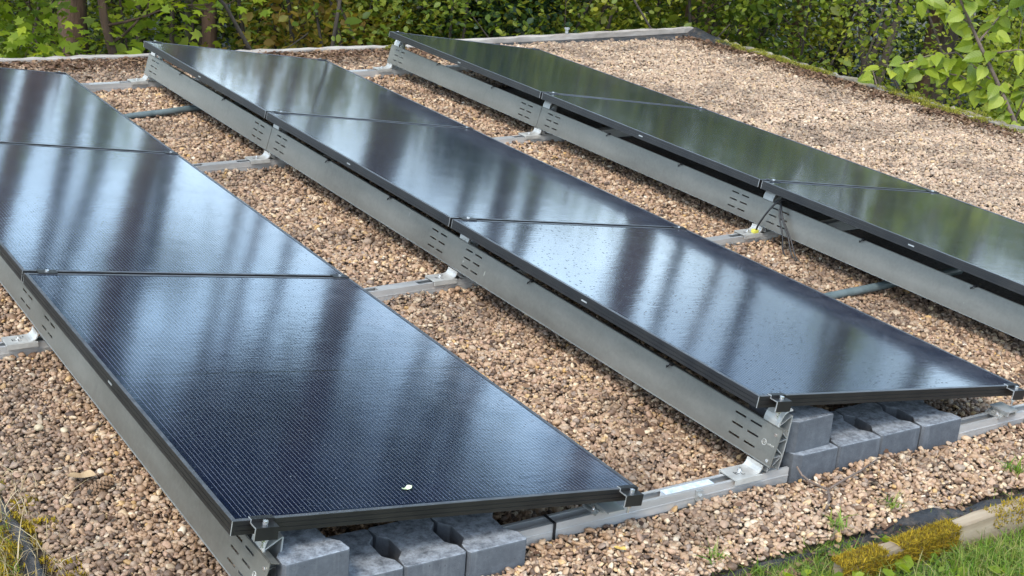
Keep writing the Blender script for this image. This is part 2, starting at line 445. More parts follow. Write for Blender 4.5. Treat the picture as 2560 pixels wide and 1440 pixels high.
M['leaf_copper'] = leaf_mat('leaf_copper', [(0.16, 0.10, 0.02), (0.24, 0.17, 0.03), (0.26, 0.22, 0.04), (0.16, 0.18, 0.03)])
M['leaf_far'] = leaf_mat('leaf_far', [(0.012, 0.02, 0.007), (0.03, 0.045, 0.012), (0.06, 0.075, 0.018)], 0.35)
M['leaf_crown'] = leaf_mat('leaf_crown', [(0.08, 0.13, 0.02), (0.15, 0.20, 0.035), (0.20, 0.23, 0.05)], 0.5)
M['grass'] = leaf_mat('grass_blade', [(0.06, 0.13, 0.015), (0.11, 0.20, 0.02), (0.17, 0.26, 0.035), (0.24, 0.27, 0.06), (0.34, 0.29, 0.14)], 0.35)
M['dry'] = leaf_mat('dry_stem', [(0.20, 0.14, 0.07), (0.36, 0.28, 0.16), (0.48, 0.40, 0.25)], 0.2)
M['litter'] = leaf_mat('leaf_litter', [(0.045, 0.026, 0.017), (0.10, 0.055, 0.035), (0.17, 0.10, 0.06), (0.26, 0.17, 0.10)], 0.1, 0.8, 0.2)
M['moss'] = leaf_mat('moss_tuft', [(0.13, 0.09, 0.012), (0.30, 0.205, 0.018), (0.44, 0.31, 0.03), (0.20, 0.17, 0.03), (0.12, 0.07, 0.03)], 0.25, 0.9, 0.1)
M['mossgreen'] = leaf_mat('moss_green', [(0.10, 0.11, 0.015), (0.21, 0.20, 0.03), (0.33, 0.31, 0.06), (0.16, 0.17, 0.03)], 0.25, 0.9, 0.1)

def linden_mat():
    a = N('linden_leaf')
    oi = a.n('ShaderNodeObjectInfo')
    col = a.ramp(oi.outputs['Random'], [(0, (0.14, 0.20, 0.015)), (0.5, (0.26, 0.32, 0.025)), (1, (0.38, 0.43, 0.05))])
    sx = a.n('ShaderNodeSeparateXYZ'); a.l(a.obj(), sx.inputs[0])
    v = a.math('FRACT', a.math('MULTIPLY', a.math('SUBTRACT', sx.outputs['Y'], a.math('MULTIPLY', a.math('ABSOLUTE', sx.outputs['X']), 0.8)), 6.0))
    vein = a.math('LESS_THAN', v, 0.13)
    col = a.mix(a.math('MULTIPLY', vein, 0.35), col, (0.32, 0.42, 0.12))
    p = a.n('ShaderNodeBsdfPrincipled'); a.l(col, p.inputs['Base Color']); p.inputs['Roughness'].default_value = 0.45
    t = a.n('ShaderNodeBsdfTranslucent'); a.l(a.mix(1.0, col, (1.4, 1.4, 0.6), 'MULTIPLY'), t.inputs['Color'])
    m = a.n('ShaderNodeMixShader'); m.inputs['Fac'].default_value = 0.45
    a.l(p.outputs['BSDF'], m.inputs[1]); a.l(t.outputs['BSDF'], m.inputs[2]); a.l(m.outputs['Shader'], a.out.inputs['Surface'])
    return a.m
M['linden'] = linden_mat()

def bark_mat(name, lo, hi):
    a = N(name)
    c = a.noise(9, 6, 0.7, a.mapping((1, 1, 0.22), a.pos()))
    return a.pbsdf(a.ramp(c, [(0.3, lo), (0.7, hi)]), 0.9, 0, c, 0.9, 0.04)
M['bark_brown'] = bark_mat('bark_brown', (0.035, 0.022, 0.015), (0.14, 0.085, 0.055))
M['bark_grey'] = bark_mat('bark_grey', (0.05, 0.045, 0.03), (0.20, 0.18, 0.12))
M['bark_dark'] = bark_mat('bark_dark', (0.02, 0.016, 0.012), (0.07, 0.055, 0.04))
M['twig'] = bark_mat('twig_bark', (0.07, 0.05, 0.04), (0.20, 0.15, 0.12))

# ------------------------------------------------------------------ ground and building
RX0, RX1, RY0, RY1 = -1.90, 4.92, -0.30, 6.42        # outer edges of the flat roof

def sstep(t): t = np.clip(t, 0, 1); return t * t * (3 - 2 * t)
def ground_h(x, y):
    d = np.maximum(y - (RY1 + 0.1), x - (RX1 + 0.1))
    h = -0.032 - 3.1 * sstep(d / 1.2) - 0.035 * np.clip(d - 1.2, 0, 60)
    h = h + 0.012 * np.sin(3.1 * x + 1.3 * y) * np.cos(2.3 * y - 0.7 * x)
    far = np.hypot(x, y)
    return h + 0.5 * sstep((far - 14) / 30) * np.sin(x * 0.11) * np.cos(y * 0.13)

ax = np.concatenate([-np.geomspace(600, 9, 26), np.arange(-8.5, 12.1, 0.4), np.geomspace(12.6, 600, 30)])
ay = np.concatenate([-np.geomspace(600, 9, 26), np.arange(-8.5, 14.1, 0.4), np.geomspace(14.6, 600, 30)])
GX, GY = np.meshgrid(ax, ay, indexing='ij')
GZ = ground_h(GX, GY)
inside = (GX > RX0 + .3) & (GX < RX1 - .3) & (GY > RY0 + .3) & (GY < RY1 - .3)
GZ[inside] = -0.8
nx, ny = GX.shape
idx = np.arange(nx * ny).reshape(nx, ny)
fq = np.stack([idx[:-1, :-1], idx[1:, :-1], idx[1:, 1:], idx[:-1, 1:]], -1).reshape(-1, 4)
g = link_mesh('ground', np_mesh('ground', np.stack([GX, GY, GZ], -1).reshape(-1, 3), 0, fq, M['ground'], True))
tag(g, kind='structure')

bld = empty('flat_roofed_building', ((RX0 + RX1) / 2, (RY0 + RY1) / 2, -4.2), label='low building whose flat gravelled roof carries all the solar panels', cat='building')
bx, by = (RX1 - RX0) / 2, (RY1 - RY0) / 2
MB().box((-bx, -by, 0), (bx, by, 4.10)).build('wall', M['wall'], bld)
MB().box((-bx - .02, -by - .02, 4.10), (bx + .02, by + .02, 4.155)).build('roof_slab', M['membrane'], bld)

# ------------------------------------------------------------------ layout of the array
TILT = R(7.577)
PW, PL, PITCH_Y = 1.134, 1.735, 1.7549
ROWS = {'left': (-1.5834, -0.0807), 'middle': (0.0, 0.0), 'right': (1.5834, 0.0772)}
ZTOP = 0.300
def rail_y(k, x):                                    # front top edge of rail k at x
    return (0.008, 1.765 + 0.045 * x, 3.56 + 0.045 * x, 5.325 + 0.025 * x)[k]

# concrete ballast blocks: (x of left front corner, y, z, rotation, kind)
BW, BD, BH = 0.172, 0.21, 0.098
BLOCKS = []
for i in range(4): BLOCKS.append(('left', 'bottom', i, -1.497 + i * 0.1735, -0.083 + random.uniform(-.004, .004), 0.0, random.uniform(-.012, .012)))
for i in range(4): BLOCKS.append(('middle', 'bottom', i, 0.163 + i * 0.1765, 0.002 + random.uniform(-.005, .005), 0.0, random.uniform(-.012, .012)))
BLOCKS.append(('left', 'top', 0, -1.478, -0.112, BH + .001, 0.05))
BLOCKS.append(('middle', 'top', 0, 0.150, 0.018, BH + .001, 0.03))

# ------------------------------------------------------------------ gravel
def hex_points(x0, x1, y0, y1, s, jit):
    xs = np.arange(x0, x1, s); ys = np.arange(y0, y1, s * 0.866)
    X, Y = np.meshgrid(xs, ys); X = X + (np.arange(len(ys)) % 2)[:, None] * s / 2
    P = np.stack([X.ravel(), Y.ravel()], 1)
    return P + rng.uniform(-jit, jit, P.shape) * s

def vnoise(x, y, f, seed):
    """cheap smooth value noise"""
    r = np.random.default_rng(seed); T = r.random((64, 64))
    u = x * f; v = y * f; i = np.floor(u).astype(int); j = np.floor(v).astype(int)
    a = sstep(u - i); b = sstep(v - j)
    g = lambda p, q: T[p % 64, q % 64]
    return (g(i, j) * (1 - a) + g(i + 1, j) * a) * (1 - b) + (g(i, j + 1) * (1 - a) + g(i + 1, j + 1) * a) * b

near = hex_points(RX0 + .03, 1.75, RY0 - .01, 1.75, 0.0113, 0.45)
far1 = np.concatenate([hex_points(RX0 + .03, 2.7, 1.75, 3.7, 0.0134, 0.45), hex_points(1.75, 2.7, RY0 + .03, 1.75, 0.0134, 0.45)])
far2 = np.concatenate([hex_points(RX0 + .03, 2.7, 3.7, RY1 - .16, 0.0166, 0.45), hex_points(2.7, RX1 - .12, RY0 + .06, RY1 - .16, 0.0172, 0.45)])
top = np.stack([rng.uniform(RX0 + .03, RX1 - .15, 40000), rng.uniform(RY0 + .04, RY1 - .18, 40000)], 1)
def gravel_h(x, y):
    h = 0.016 * (vnoise(x, y, 2.1, 3) - 0.5) + 0.016 * (vnoise(x, y, 6.3, 4) - 0.5)
    for k_ in range(4): h = h + (0.014 if k_ == 0 else 0.020) * np.exp(-((y - rail_y(k_, x) - .024) / 0.06) ** 2)
    h = h + 0.020 * np.exp(-((y + 0.12) / 0.10) ** 2) * (vnoise(x, y, 4.0, 5))
    return h
P = np.concatenate([near, far1, far2, top])
size = np.concatenate([np.full(len(near), 1.0), np.full(len(far1), 1.15), np.full(len(far2), 1.34), np.full(len(top), 1.15)])
layer = np.concatenate([np.zeros(len(near) + len(far1) + len(far2)), np.ones(len(top))])
keep = np.ones(len(P), bool)
for nm, (x0, yo) in ROWS.items():                    # the dark middle of the space under each row is never seen
    keep &= ~((P[:, 0] > x0 + 0.50) & (P[:, 0] < x0 + 0.90) & (P[:, 1] > 0.75) & (P[:, 1] < 5.0))
for k in range(4):
    ry = np.array([rail_y(k, x) for x in P[:, 0]]) if False else (rail_y(k, P[:, 0]) + 0 * P[:, 0])
    keep &= ~((P[:, 1] > ry - 0.006) & (P[:, 1] < ry + 0.054) & (P[:, 0] > -1.86) & (P[:, 0] < 2.9))
for b in BLOCKS:
    if b[1] == 'bottom':
        keep &= ~((P[:, 0] > b[3] - .003) & (P[:, 0] < b[3] + BW + .003) & (P[:, 1] > b[4] - .004) & (P[:, 1] < b[4] + BD + .003))
# irregular outer margin
mg = 0.07 * vnoise(P[:, 0], P[:, 1], 5.0, 11)
keep &= (P[:, 0] > RX0 + .0 + mg) & (P[:, 1] > RY0 - 0.008 + 0.35 * mg)
P = P[keep]; size = size[keep]; layer = layer[keep]
n = len(P)
rad = 0.0061 * size * np.exp(rng.normal(0, 0.27, n))
rad = np.clip(rad, 0.0036, 0.017)
big = rng.random(n) < 0.012; rad[big] *= 1.55
scl = np.stack([rad * rng.uniform(1.0, 1.45, n), rad * rng.uniform(0.8, 1.1, n), rad * rng.uniform(0.55, 0.85, n)], 1)
rot = np.stack([rng.normal(0, 0.45, n), rng.normal(0, 0.45, n), rng.uniform(0, 6.283, n)], 1)
Z = gravel_h(P[:, 0], P[:, 1]) - 0.003 + layer * 0.008 + rng.normal(0, 0.0032, n)
tone = rng.random(n)
dirtn = 0.55 * vnoise(P[:, 0], P[:, 1], 3.2, 21) + 0.45 * vnoise(P[:, 0], P[:, 1], 8.0, 22)
dirt = np.clip((dirtn - 0.50) * 3.0, 0, 0.72) * rng.uniform(0.3, 1.0, n)
# darker brown left of the first row; dirtier along the right edge
dirt = np.clip(dirt + 0.50 * sstep((-1.50 - P[:, 0]) / 0.2) * rng.uniform(0.1, 1.3, n) + 0.5 * sstep((P[:, 0] - 4.45) / 0.3) * rng.random(n) * (dirtn + .3)
               + 0.55 * sstep((P[:, 1] - 5.55) / 0.3) * (P[:, 0] < 2.2) * rng.random(n), 0, 0.85)
me = bpy.data.meshes.new('gravel')
me.vertices.add(n); me.vertices.foreach_set('co', np.column_stack([P, Z]).astype(np.float32).ravel())
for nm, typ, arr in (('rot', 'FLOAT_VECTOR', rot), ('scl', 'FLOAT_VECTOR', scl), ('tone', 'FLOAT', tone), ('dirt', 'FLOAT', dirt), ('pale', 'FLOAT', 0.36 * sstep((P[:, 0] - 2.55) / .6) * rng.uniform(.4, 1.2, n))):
    at_ = me.attributes.new(nm, typ, 'POINT')
    at_.data.foreach_set('vector' if 'VECTOR' in typ else 'value', np.asarray(arr, np.float32).ravel())
at_ = me.attributes.new('vid', 'INT', 'POINT'); at_.data.foreach_set('value', rng.integers(0, 6, n).astype(np.int32))
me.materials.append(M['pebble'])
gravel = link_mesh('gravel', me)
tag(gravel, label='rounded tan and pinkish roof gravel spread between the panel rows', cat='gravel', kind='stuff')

ng = bpy.data.node_groups.new('pebble_scatter', 'GeometryNodeTree')
ng.interface.new_socket('Geometry', in_out='INPUT', socket_type='NodeSocketGeometry')
ng.interface.new_socket('Geometry', in_out='OUTPUT', socket_type='NodeSocketGeometry')
gi = ng.nodes.new('NodeGroupInput'); go = ng.nodes.new('NodeGroupOutput')
join = ng.nodes.new('GeometryNodeJoinGeometry')
for i in range(6):
    ico = ng.nodes.new('GeometryNodeMeshIcoSphere'); ico.inputs['Radius'].default_value = 1.0; ico.inputs['Subdivisions'].default_value = 2
    pos = ng.nodes.new('GeometryNodeInputPosition')
    vm = ng.nodes.new('ShaderNodeVectorMath'); vm.operation = 'ADD'; vm.inputs[1].default_value = (i * 7.3, i * 3.1, i * 1.7)
    no = ng.nodes.new('ShaderNodeTexNoise'); no.inputs['Scale'].default_value = 0.95; no.inputs['Detail'].default_value = 1.0
    sub = ng.nodes.new('ShaderNodeVectorMath'); sub.operation = 'SUBTRACT'; sub.inputs[1].default_value = (0.5, 0.5, 0.5)
    mul = ng.nodes.new('ShaderNodeVectorMath'); mul.operation = 'SCALE'; mul.inputs['Scale'].default_value = 1.15
    sp = ng.nodes.new('GeometryNodeSetPosition')
    ss = ng.nodes.new('GeometryNodeSetShadeSmooth'); sm = ng.nodes.new('GeometryNodeSetMaterial'); sm.inputs['Material'].default_value = M['pebble']
    g2i = ng.nodes.new('GeometryNodeGeometryToInstance')
    L_ = ng.links.new
    L_(pos.outputs[0], vm.inputs[0]); L_(vm.outputs[0], no.inputs['Vector']); L_(no.outputs['Color'], sub.inputs[0]); L_(sub.outputs[0], mul.inputs[0])
    L_(ico.outputs['Mesh'], sp.inputs['Geometry']); L_(mul.outputs[0], sp.inputs['Offset']); L_(sp.outputs[0], ss.inputs['Geometry'])
    L_(ss.outputs[0], sm.inputs['Geometry']); L_(sm.outputs[0], g2i.inputs[0]); L_(g2i.outputs[0], join.inputs[0])
iop = ng.nodes.new('GeometryNodeInstanceOnPoints'); iop.inputs['Pick Instance'].default_value = True
def nattr(nm, dt):
    q = ng.nodes.new('GeometryNodeInputNamedAttribute'); q.data_type = dt; q.inputs['Name'].default_value = nm
    return [o for o in q.outputs if o.enabled and o.name == 'Attribute'][0]
ng.links.new(gi.outputs[0], iop.inputs['Points']); ng.links.new(join.outputs[0], iop.inputs['Instance'])
ng.links.new(nattr('vid', 'INT'), iop.inputs['Instance Index'])
e2r = ng.nodes.new('FunctionNodeEulerToRotation'); ng.links.new(nattr('rot', 'FLOAT_VECTOR'), e2r.inputs[0])
ng.links.new(e2r.outputs[0], iop.inputs['Rotation']); ng.links.new(nattr('scl', 'FLOAT_VECTOR'), iop.inputs['Scale'])
ng.links.new(iop.outputs[0], go.inputs[0])
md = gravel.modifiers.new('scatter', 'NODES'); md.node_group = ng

# fine brown bed under the pebbles
ux = np.linspace(RX0 + .01, RX1 - .01, 90); uy = np.linspace(RY0 + .01, RY1 - .01, 90)
UX, UY = np.meshgrid(ux, uy, indexing='ij'); UZ = gravel_h(UX, UY) - 0.014
UZ[0, :] = UZ[-1, :] = -0.03; UZ[:, 0] = UZ[:, -1] = -0.03
ii = np.arange(90 * 90).reshape(90, 90)
fq = np.stack([ii[:-1, :-1], ii[1:, :-1], ii[1:, 1:], ii[:-1, 1:]], -1).reshape(-1, 4)
tag(link_mesh('roof_soil', np_mesh('roof_soil', np.stack([UX, UY, UZ], -1).reshape(-1, 3), 0, fq, M['fines'], True)), kind='structure')

# ------------------------------------------------------------------ solar panels
def frame_mesh():
    m = MB(); H = 0.035
    # long side walls with two shallow grooves, then the short ones butted between them
    for z0, z1, ins in ((-H, -0.0255, 0), (-0.0255, -0.0235, .0016), (-0.0235, -0.0135, 0), (-0.0135, -0.0115, .0016), (-0.0115, -0.0012, 0)):
        m.box((ins, 0, z0), (0.009, PL, z1)); m.box((PW - .009, 0, z0), (PW - ins, PL, z1))
        m.box((0.0092, ins, z0), (PW - .0092, 0.009, z1)); m.box((0.0092, PL - .009, z0), (PW - .0092, PL - ins, z1))
    m.box((0.009, 0.03, -H), (0.032, PL - .03, -H + .002)); m.box((PW - .032, 0.03, -H), (PW - .009, PL - .03, -H + .002))
    return m.mesh('frame', M['frame'])
def lip_mesh():
    m = MB()
    m.box((0, 0, -.0011), (0.0105, PL, 0)); m.box((PW - .0105, 0, -.0011), (PW, PL, 0))
    m.box((0.0106, 0, -.0011), (PW - .0106, 0.0105, 0)); m.box((0.0106, PL - .0105, -.0011), (PW - .0106, PL, 0))
    return m.mesh('frame_lip', M['lip'])
def corner_mesh():
    return MB().box((0, 0, -.0348), (.0014, .0014, -.0002)).mesh('corner_joint', M['cut_edge'])
me_frame, me_lip, me_corner = frame_mesh(), lip_mesh(), corner_mesh()
me_glass = MB().box((0.0107, 0.0107, -.006), (PW - .0107, PL - .0107, -.0014)).mesh('glass', M['glass'])
me_glass_wet = me_glass.copy(); me_glass_wet.materials.clear(); me_glass_wet.materials.append(M['glass_wet'])
me_back = MB().box((0.0095, 0.0095, -.0075), (PW - .0095, PL - .0095, -.0062)).mesh('backsheet', M['back'])
me_drain = MB().box((-0.0009, 0.845, -.0215), (0.0006, 0.875, -.0165)).mesh('drain_slot', M['truss'])
POS3 = ['front', 'middle', 'rear']
PLAB = {
 ('left', 0): 'large solar panel at the front left, a scrap of leaf on its glass',
 ('left', 1): 'second solar panel of the left row, cut off by the left picture edge',
 ('left', 2): 'rear solar panel of the left row, partly outside the picture',
 ('middle', 0): 'front solar panel of the middle row, its glass speckled with drops',
 ('middle', 1): 'centre solar panel of the middle row, between the two seams',
 ('middle', 2): 'rear solar panel of the middle row with bright pale reflections',
 ('right', 0): 'front solar panel of the right row, cut off by the right picture edge',
 ('right', 1): 'centre solar panel of the right row above the black cable loop',
 ('right', 2): 'rear solar panel of the right row, greenest and farthest right'}
panels = {}
for row, (x0, yo) in ROWS.items():
    for k in range(3):
        p = empty('solar_panel', (x0, yo + k * PITCH_Y + 0.01, ZTOP), (0, TILT, 0), PLAB[(row, k)], 'solar panel', 'black solar panels in three rows')
        for nm, me_ in (('frame', me_frame), ('frame_lip', me_lip), ('glass', me_glass), ('backsheet', me_back), ('drain_slot', me_drain)):
            o = link_mesh(nm, me_glass_wet if nm == 'glass' and (row, k) == ('middle', 0) else me_, p)
            if nm == 'frame': fr_ = o
            elif nm in ('frame_lip', 'drain_slot'): o.parent = fr_
        for cx_ in (-0.0006, PW - .0008):
            for cy_ in (-0.0006, PL - .0008): link_mesh('corner_joint', me_corner, fr_, (cx_, cy_, 0))
        panels[(row, k)] = p

# clamps -----------------------------------------------------------------
def end_clamp_meshes():
    m = MB(); w = 0.055                                   # local: x along the panel edge, y outwards negative
    m.box((0, -.004, .0008), (w, 0.012, .0032))           # lip over the frame
    m.box((0, -.030, -.0075), (w, -.0045, -.0045))        # shelf
    m.box((0, -.0044, -.0075), (w, -.0012, .0007))        # step
    m.box((0, -.0335, -.036), (w, -.0302, -.0045))        # front web
    body = m.mesh('clamp_body', M['frame'])
    e = MB(); t = .0011
    e.box((-t, -.004, .0008), (-.0001, 0.012, .0032)).box((-t, -.030, -.0075), (-.0001, -.0045, -.0045)).box((-t, -.0044, -.0075), (-.0001, -.0012, .0007)).box((-t, -.0335, -.036), (-.0001, -.0302, -.0045))
    edge = e.mesh('cut_end', M['cut_edge'])
    b = MB().cyl((w * .52, -.016, -.0044), .0065, .0085, 14).cyl((w * .52, -.016, .0042), .0032, .0004, 6)
    bolt = b.mesh('bolt', M['bolt'])
    s = MB().cyl((w * .52, -.016, -.062), .0035, .0158, 10).cyl((w * .52, -.016, -.046), .0075, .005, 6)
    shank = s.mesh('nut', M['bolt'])
    return body, edge, bolt, shank
EC = end_clamp_meshes()
def mid_clamp_meshes():
    m = MB(); w = 0.06; gp = PITCH_Y - PL
    m.box((0, -.007, .0008), (w, gp + .007, .003)).box((0, .003, -.030), (w, .0055, .0007)).box((0, gp - .0055, -.030), (w, gp - .003, .0007))
    b = MB().cyl((w * .5, gp / 2, .0031), .0062, .004, 12)
    return m.mesh('clamp_body', M['frame']), b.mesh('bolt', M['bolt'])
MC = mid_clamp_meshes()
WHERE = {'h': 'high', 'l': 'low'}
for row, (x0, yo) in ROWS.items():
    for k in range(4):
        for s in 'hl':
            lx = 0.043 if s == 'h' else PW - 0.061
            # origin on the tilted panel plane
            wx = x0 + lx * math.cos(TILT); wz = ZTOP - lx * math.sin(TILT)
            if k in (1, 2):
                y = yo + k * PITCH_Y - 0.01 
                c_ = empty('mid_clamp', (wx, y, wz), (0, TILT, 0), 'small black clamp in the %s seam of the %s row, at its %s end' % ('nearer' if k == 1 else 'farther', row, WHERE[s]), 'clamp', 'clamps holding the panel edges')
                for nm, me_ in zip(('clamp_body', 'bolt'), MC): link_mesh(nm, me_, c_)
            else:
                if k == 0: y, rz, xx = yo + 0.01, 0, 0
                else: y, rz, xx = yo + 3 * PITCH_Y - 0.01, math.pi, 0.055
                wx2 = wx + xx * math.cos(TILT); wz2 = wz - xx * math.sin(TILT)
                c_ = empty('end_clamp', (wx2, y, wz2), (0, TILT if rz == 0 else -TILT, rz), 'black end clamp with silver bolt at the %s %s corner of the %s row' % ('front' if k == 0 else 'far', WHERE[s], row), 'clamp', 'clamps holding the panel edges')
                for nm, me_ in zip(('clamp_body', 'cut_end', 'bolt', 'nut'), EC):
                    o = link_mesh(nm, me_, c_)
                    if nm == 'cut_end': o['kind'] = 'stuff'

# ------------------------------------------------------------------ wind deflectors
DB, DT = np.array([0.046, 0.086]), np.array([0.076, 0.197])      # bottom and top edge (x from the row line, z)
def plate_mesh(L, slots_front, slots_back):
    """sheet with through slots; local y along the row, v up the sheet"""
    H = float(np.linalg.norm(DT - DB)); ex = (DT - DB) / H; nrm = np.array([-ex[1], ex[0]])   # nrm points outwards (-x)
    th = 0.0022
    rows = [0.24 * H, 0.52 * H, 0.80 * H]; sh = 0.0028
    vb = [0.0]
    for r_ in rows: vb += [r_ - sh, r_ + sh]
    vb += [H]
    us = [0.0, L]; sl = []
    if slots_front: sl += [(0.080, 0.128), (0.148, 0.196)]
    if slots_back: sl += [(L - 0.118, L - 0.070), (L - 0.186, L - 0.138)]
    for a_, b_ in sl: us += [a_, b_]
    us = sorted(us)
    m = MB()
    def P(u, v, t): q = DB + ex * v + nrm * t; return (q[0], u, q[1])
    nu, nv = len(us), len(vb)
    hole = lambda i, j: (j % 2 == 1 and 0 <= j < nv - 1 and any(abs(us[i] - a_) < 1e-6 for a_, b_ in sl))
    for i in range(nu - 1):
        for j in range(nv - 1):
            if hole(i, j):
                u0, u1, v0, v1 = us[i], us[i+1], vb[j], vb[j+1]
                for q in (((u0, v0), (u1, v0)), ((u1, v0), (u1, v1)), ((u1, v1), (u0, v1)), ((u0, v1), (u0, v0))):
                    (a0, b0), (a1, b1) = q
                    m.add([P(a0, b0, 0), P(a1, b1, 0), P(a1, b1, -th), P(a0, b0, -th)], [(0, 1, 2, 3)])
                continue
            u0, u1, v0, v1 = us[i], us[i+1], vb[j], vb[j+1]
            m.add([P(u0, v0, 0), P(u1, v0, 0), P(u1, v1, 0), P(u0, v1, 0)], [(3, 2, 1, 0)])
            m.add([P(u0, v0, -th), P(u1, v0, -th), P(u1, v1, -th), P(u0, v1, -th)], [(0, 1, 2, 3)])
    for (u0, u1, v) in ((0, L, 0), ): m.add([P(u0, v, 0), P(u1, v, 0), P(u1, v, -th), P(u0, v, -th)], [(0, 1, 2, 3)])
    for u in (0, L): m.add([P(u, 0, 0), P(u, H, 0), P(u, H, -th), P(u, 0, -th)], [(0, 1, 2, 3)])
    # flanges folded inwards at top and bottom
    t0 = DT
    m.prism([(t0[0] - .0026, t0[1] - .0006), (t0[0] + .022, t0[1] - .0070), (t0[0] + .0215, t0[1] - .0090), (t0[0] - .0001, t0[1] - .0030)], 'y', 0, L)
    b0 = DB
    m.prism([(b0[0] - .0022, b0[1]), (b0[0] + .016, b0[1] - .002), (b0[0] + .016, b0[1] + .0001), (b0[0] - .0002, b0[1] + .0024)], 'y', 0, L)
    me = bpy.data.meshes.new('plate'); me.from_pydata(m.v, [], m.f); me.materials.append(M['deflector'])
    return me
def edge_mesh(L):
    H = float(np.linalg.norm(DT - DB)); ex = (DT - DB) / H; nrm = np.array([-ex[1], ex[0]])
    m = MB(); q = DB + nrm * .0006
    m.prism([tuple(q + ex * -.0012), tuple(q + ex * .0008), tuple(q + ex * .0008 - nrm * .0005 + nrm * .0012), tuple(q - ex * .0012 + nrm * .0007)], 'y', 0.002, L - .002)
    return m.mesh('bottom_edge', M['cut_edge'])
def clip_mesh(y):
    m = MB(); x, z = DT
    m.tube([(x + .008, y, z - .004), (x - .003, y, z + .003), (x - .009, y + .006, z - .006), (x - .010, y + .012, z - .013), (x - .006, y + .016, z - .008)], .0022, 6)
    m.box((x - .006, y - .006, z - .0035), (x + .006, y + .006, z + .0045))
    return m.mesh('cable_clip', M['plastic'])
def deflector_spans(row):
    x0, yo = ROWS[row]
    e = [yo - 0.025] + [rail_y(k, x0) + 0.055 for k in (1, 2)] + [rail_y(3, x0) + 0.075]
    return e
for row, (x0, yo) in ROWS.items():
    e = deflector_spans(row)
    for k in range(3):
        L = e[k+1] - e[k] - 0.0015
        d = empty('wind_deflector', (x0 + 0.0014 * (k % 2), e[k], 0), (0, 0, 0), '%s grey sheet-metal wind deflector with slots along the high edge of the %s row' % (POS3[k], row), 'deflector', 'sheet metal deflectors behind the panel rows')
        link_mesh('plate', plate_mesh(L, True, True), d)
        link_mesh('bottom_edge', edge_mesh(L), d)
        for yy in (0.30 * L, 0.68 * L): link_mesh('cable_clip', clip_mesh(yy + rng.uniform(-.08, .08)), d)
        if k == 0:
            # round maker's mark and small lettering pressed into the plate end
            H = float(np.linalg.norm(DT - DB)); ex = (DT - DB) / H; nr = np.array([-ex[1], ex[0]])
            def Q(u, v, t=.0006): q = DB + ex * v * H + nr * t; return np.array((q[0], u, q[1]))
            mk = MB()
            c0 = (0.052, 0.50)
            ring = [Q(c0[0] + .0085 * math.cos(t), c0[1] + .0085 / H * math.sin(t)) for t in np.linspace(0, 2 * math.pi, 17)]
            mk.tube(ring, .0011, 5)
            mk.tube([Q(c0[0] + .004, c0[1] - .004 / H), Q(c0[0] + .003, c0[1] + .004 / H), Q(c0[0] - .003, c0[1] - .004 / H), Q(c0[0] - .004, c0[1] + .004 / H)], .001, 5)
            for i in range(6):
                u = 0.036 - i * 0.0045
                mk.tube([Q(u, 0.47), Q(u - .001, 0.51 + 0.012 * (i % 3))], .0009, 5)
            mk.build('makers_mark', M['foot'], d)['kind'] = 'stuff'
            for v in (0.80, 0.12):
                q = Q(0.018, v, .0005); MB().cyl((q[0] - .0022, q[1], q[2]), .005, .0025, 12, 0).build('rivet', M['bolt'], d)

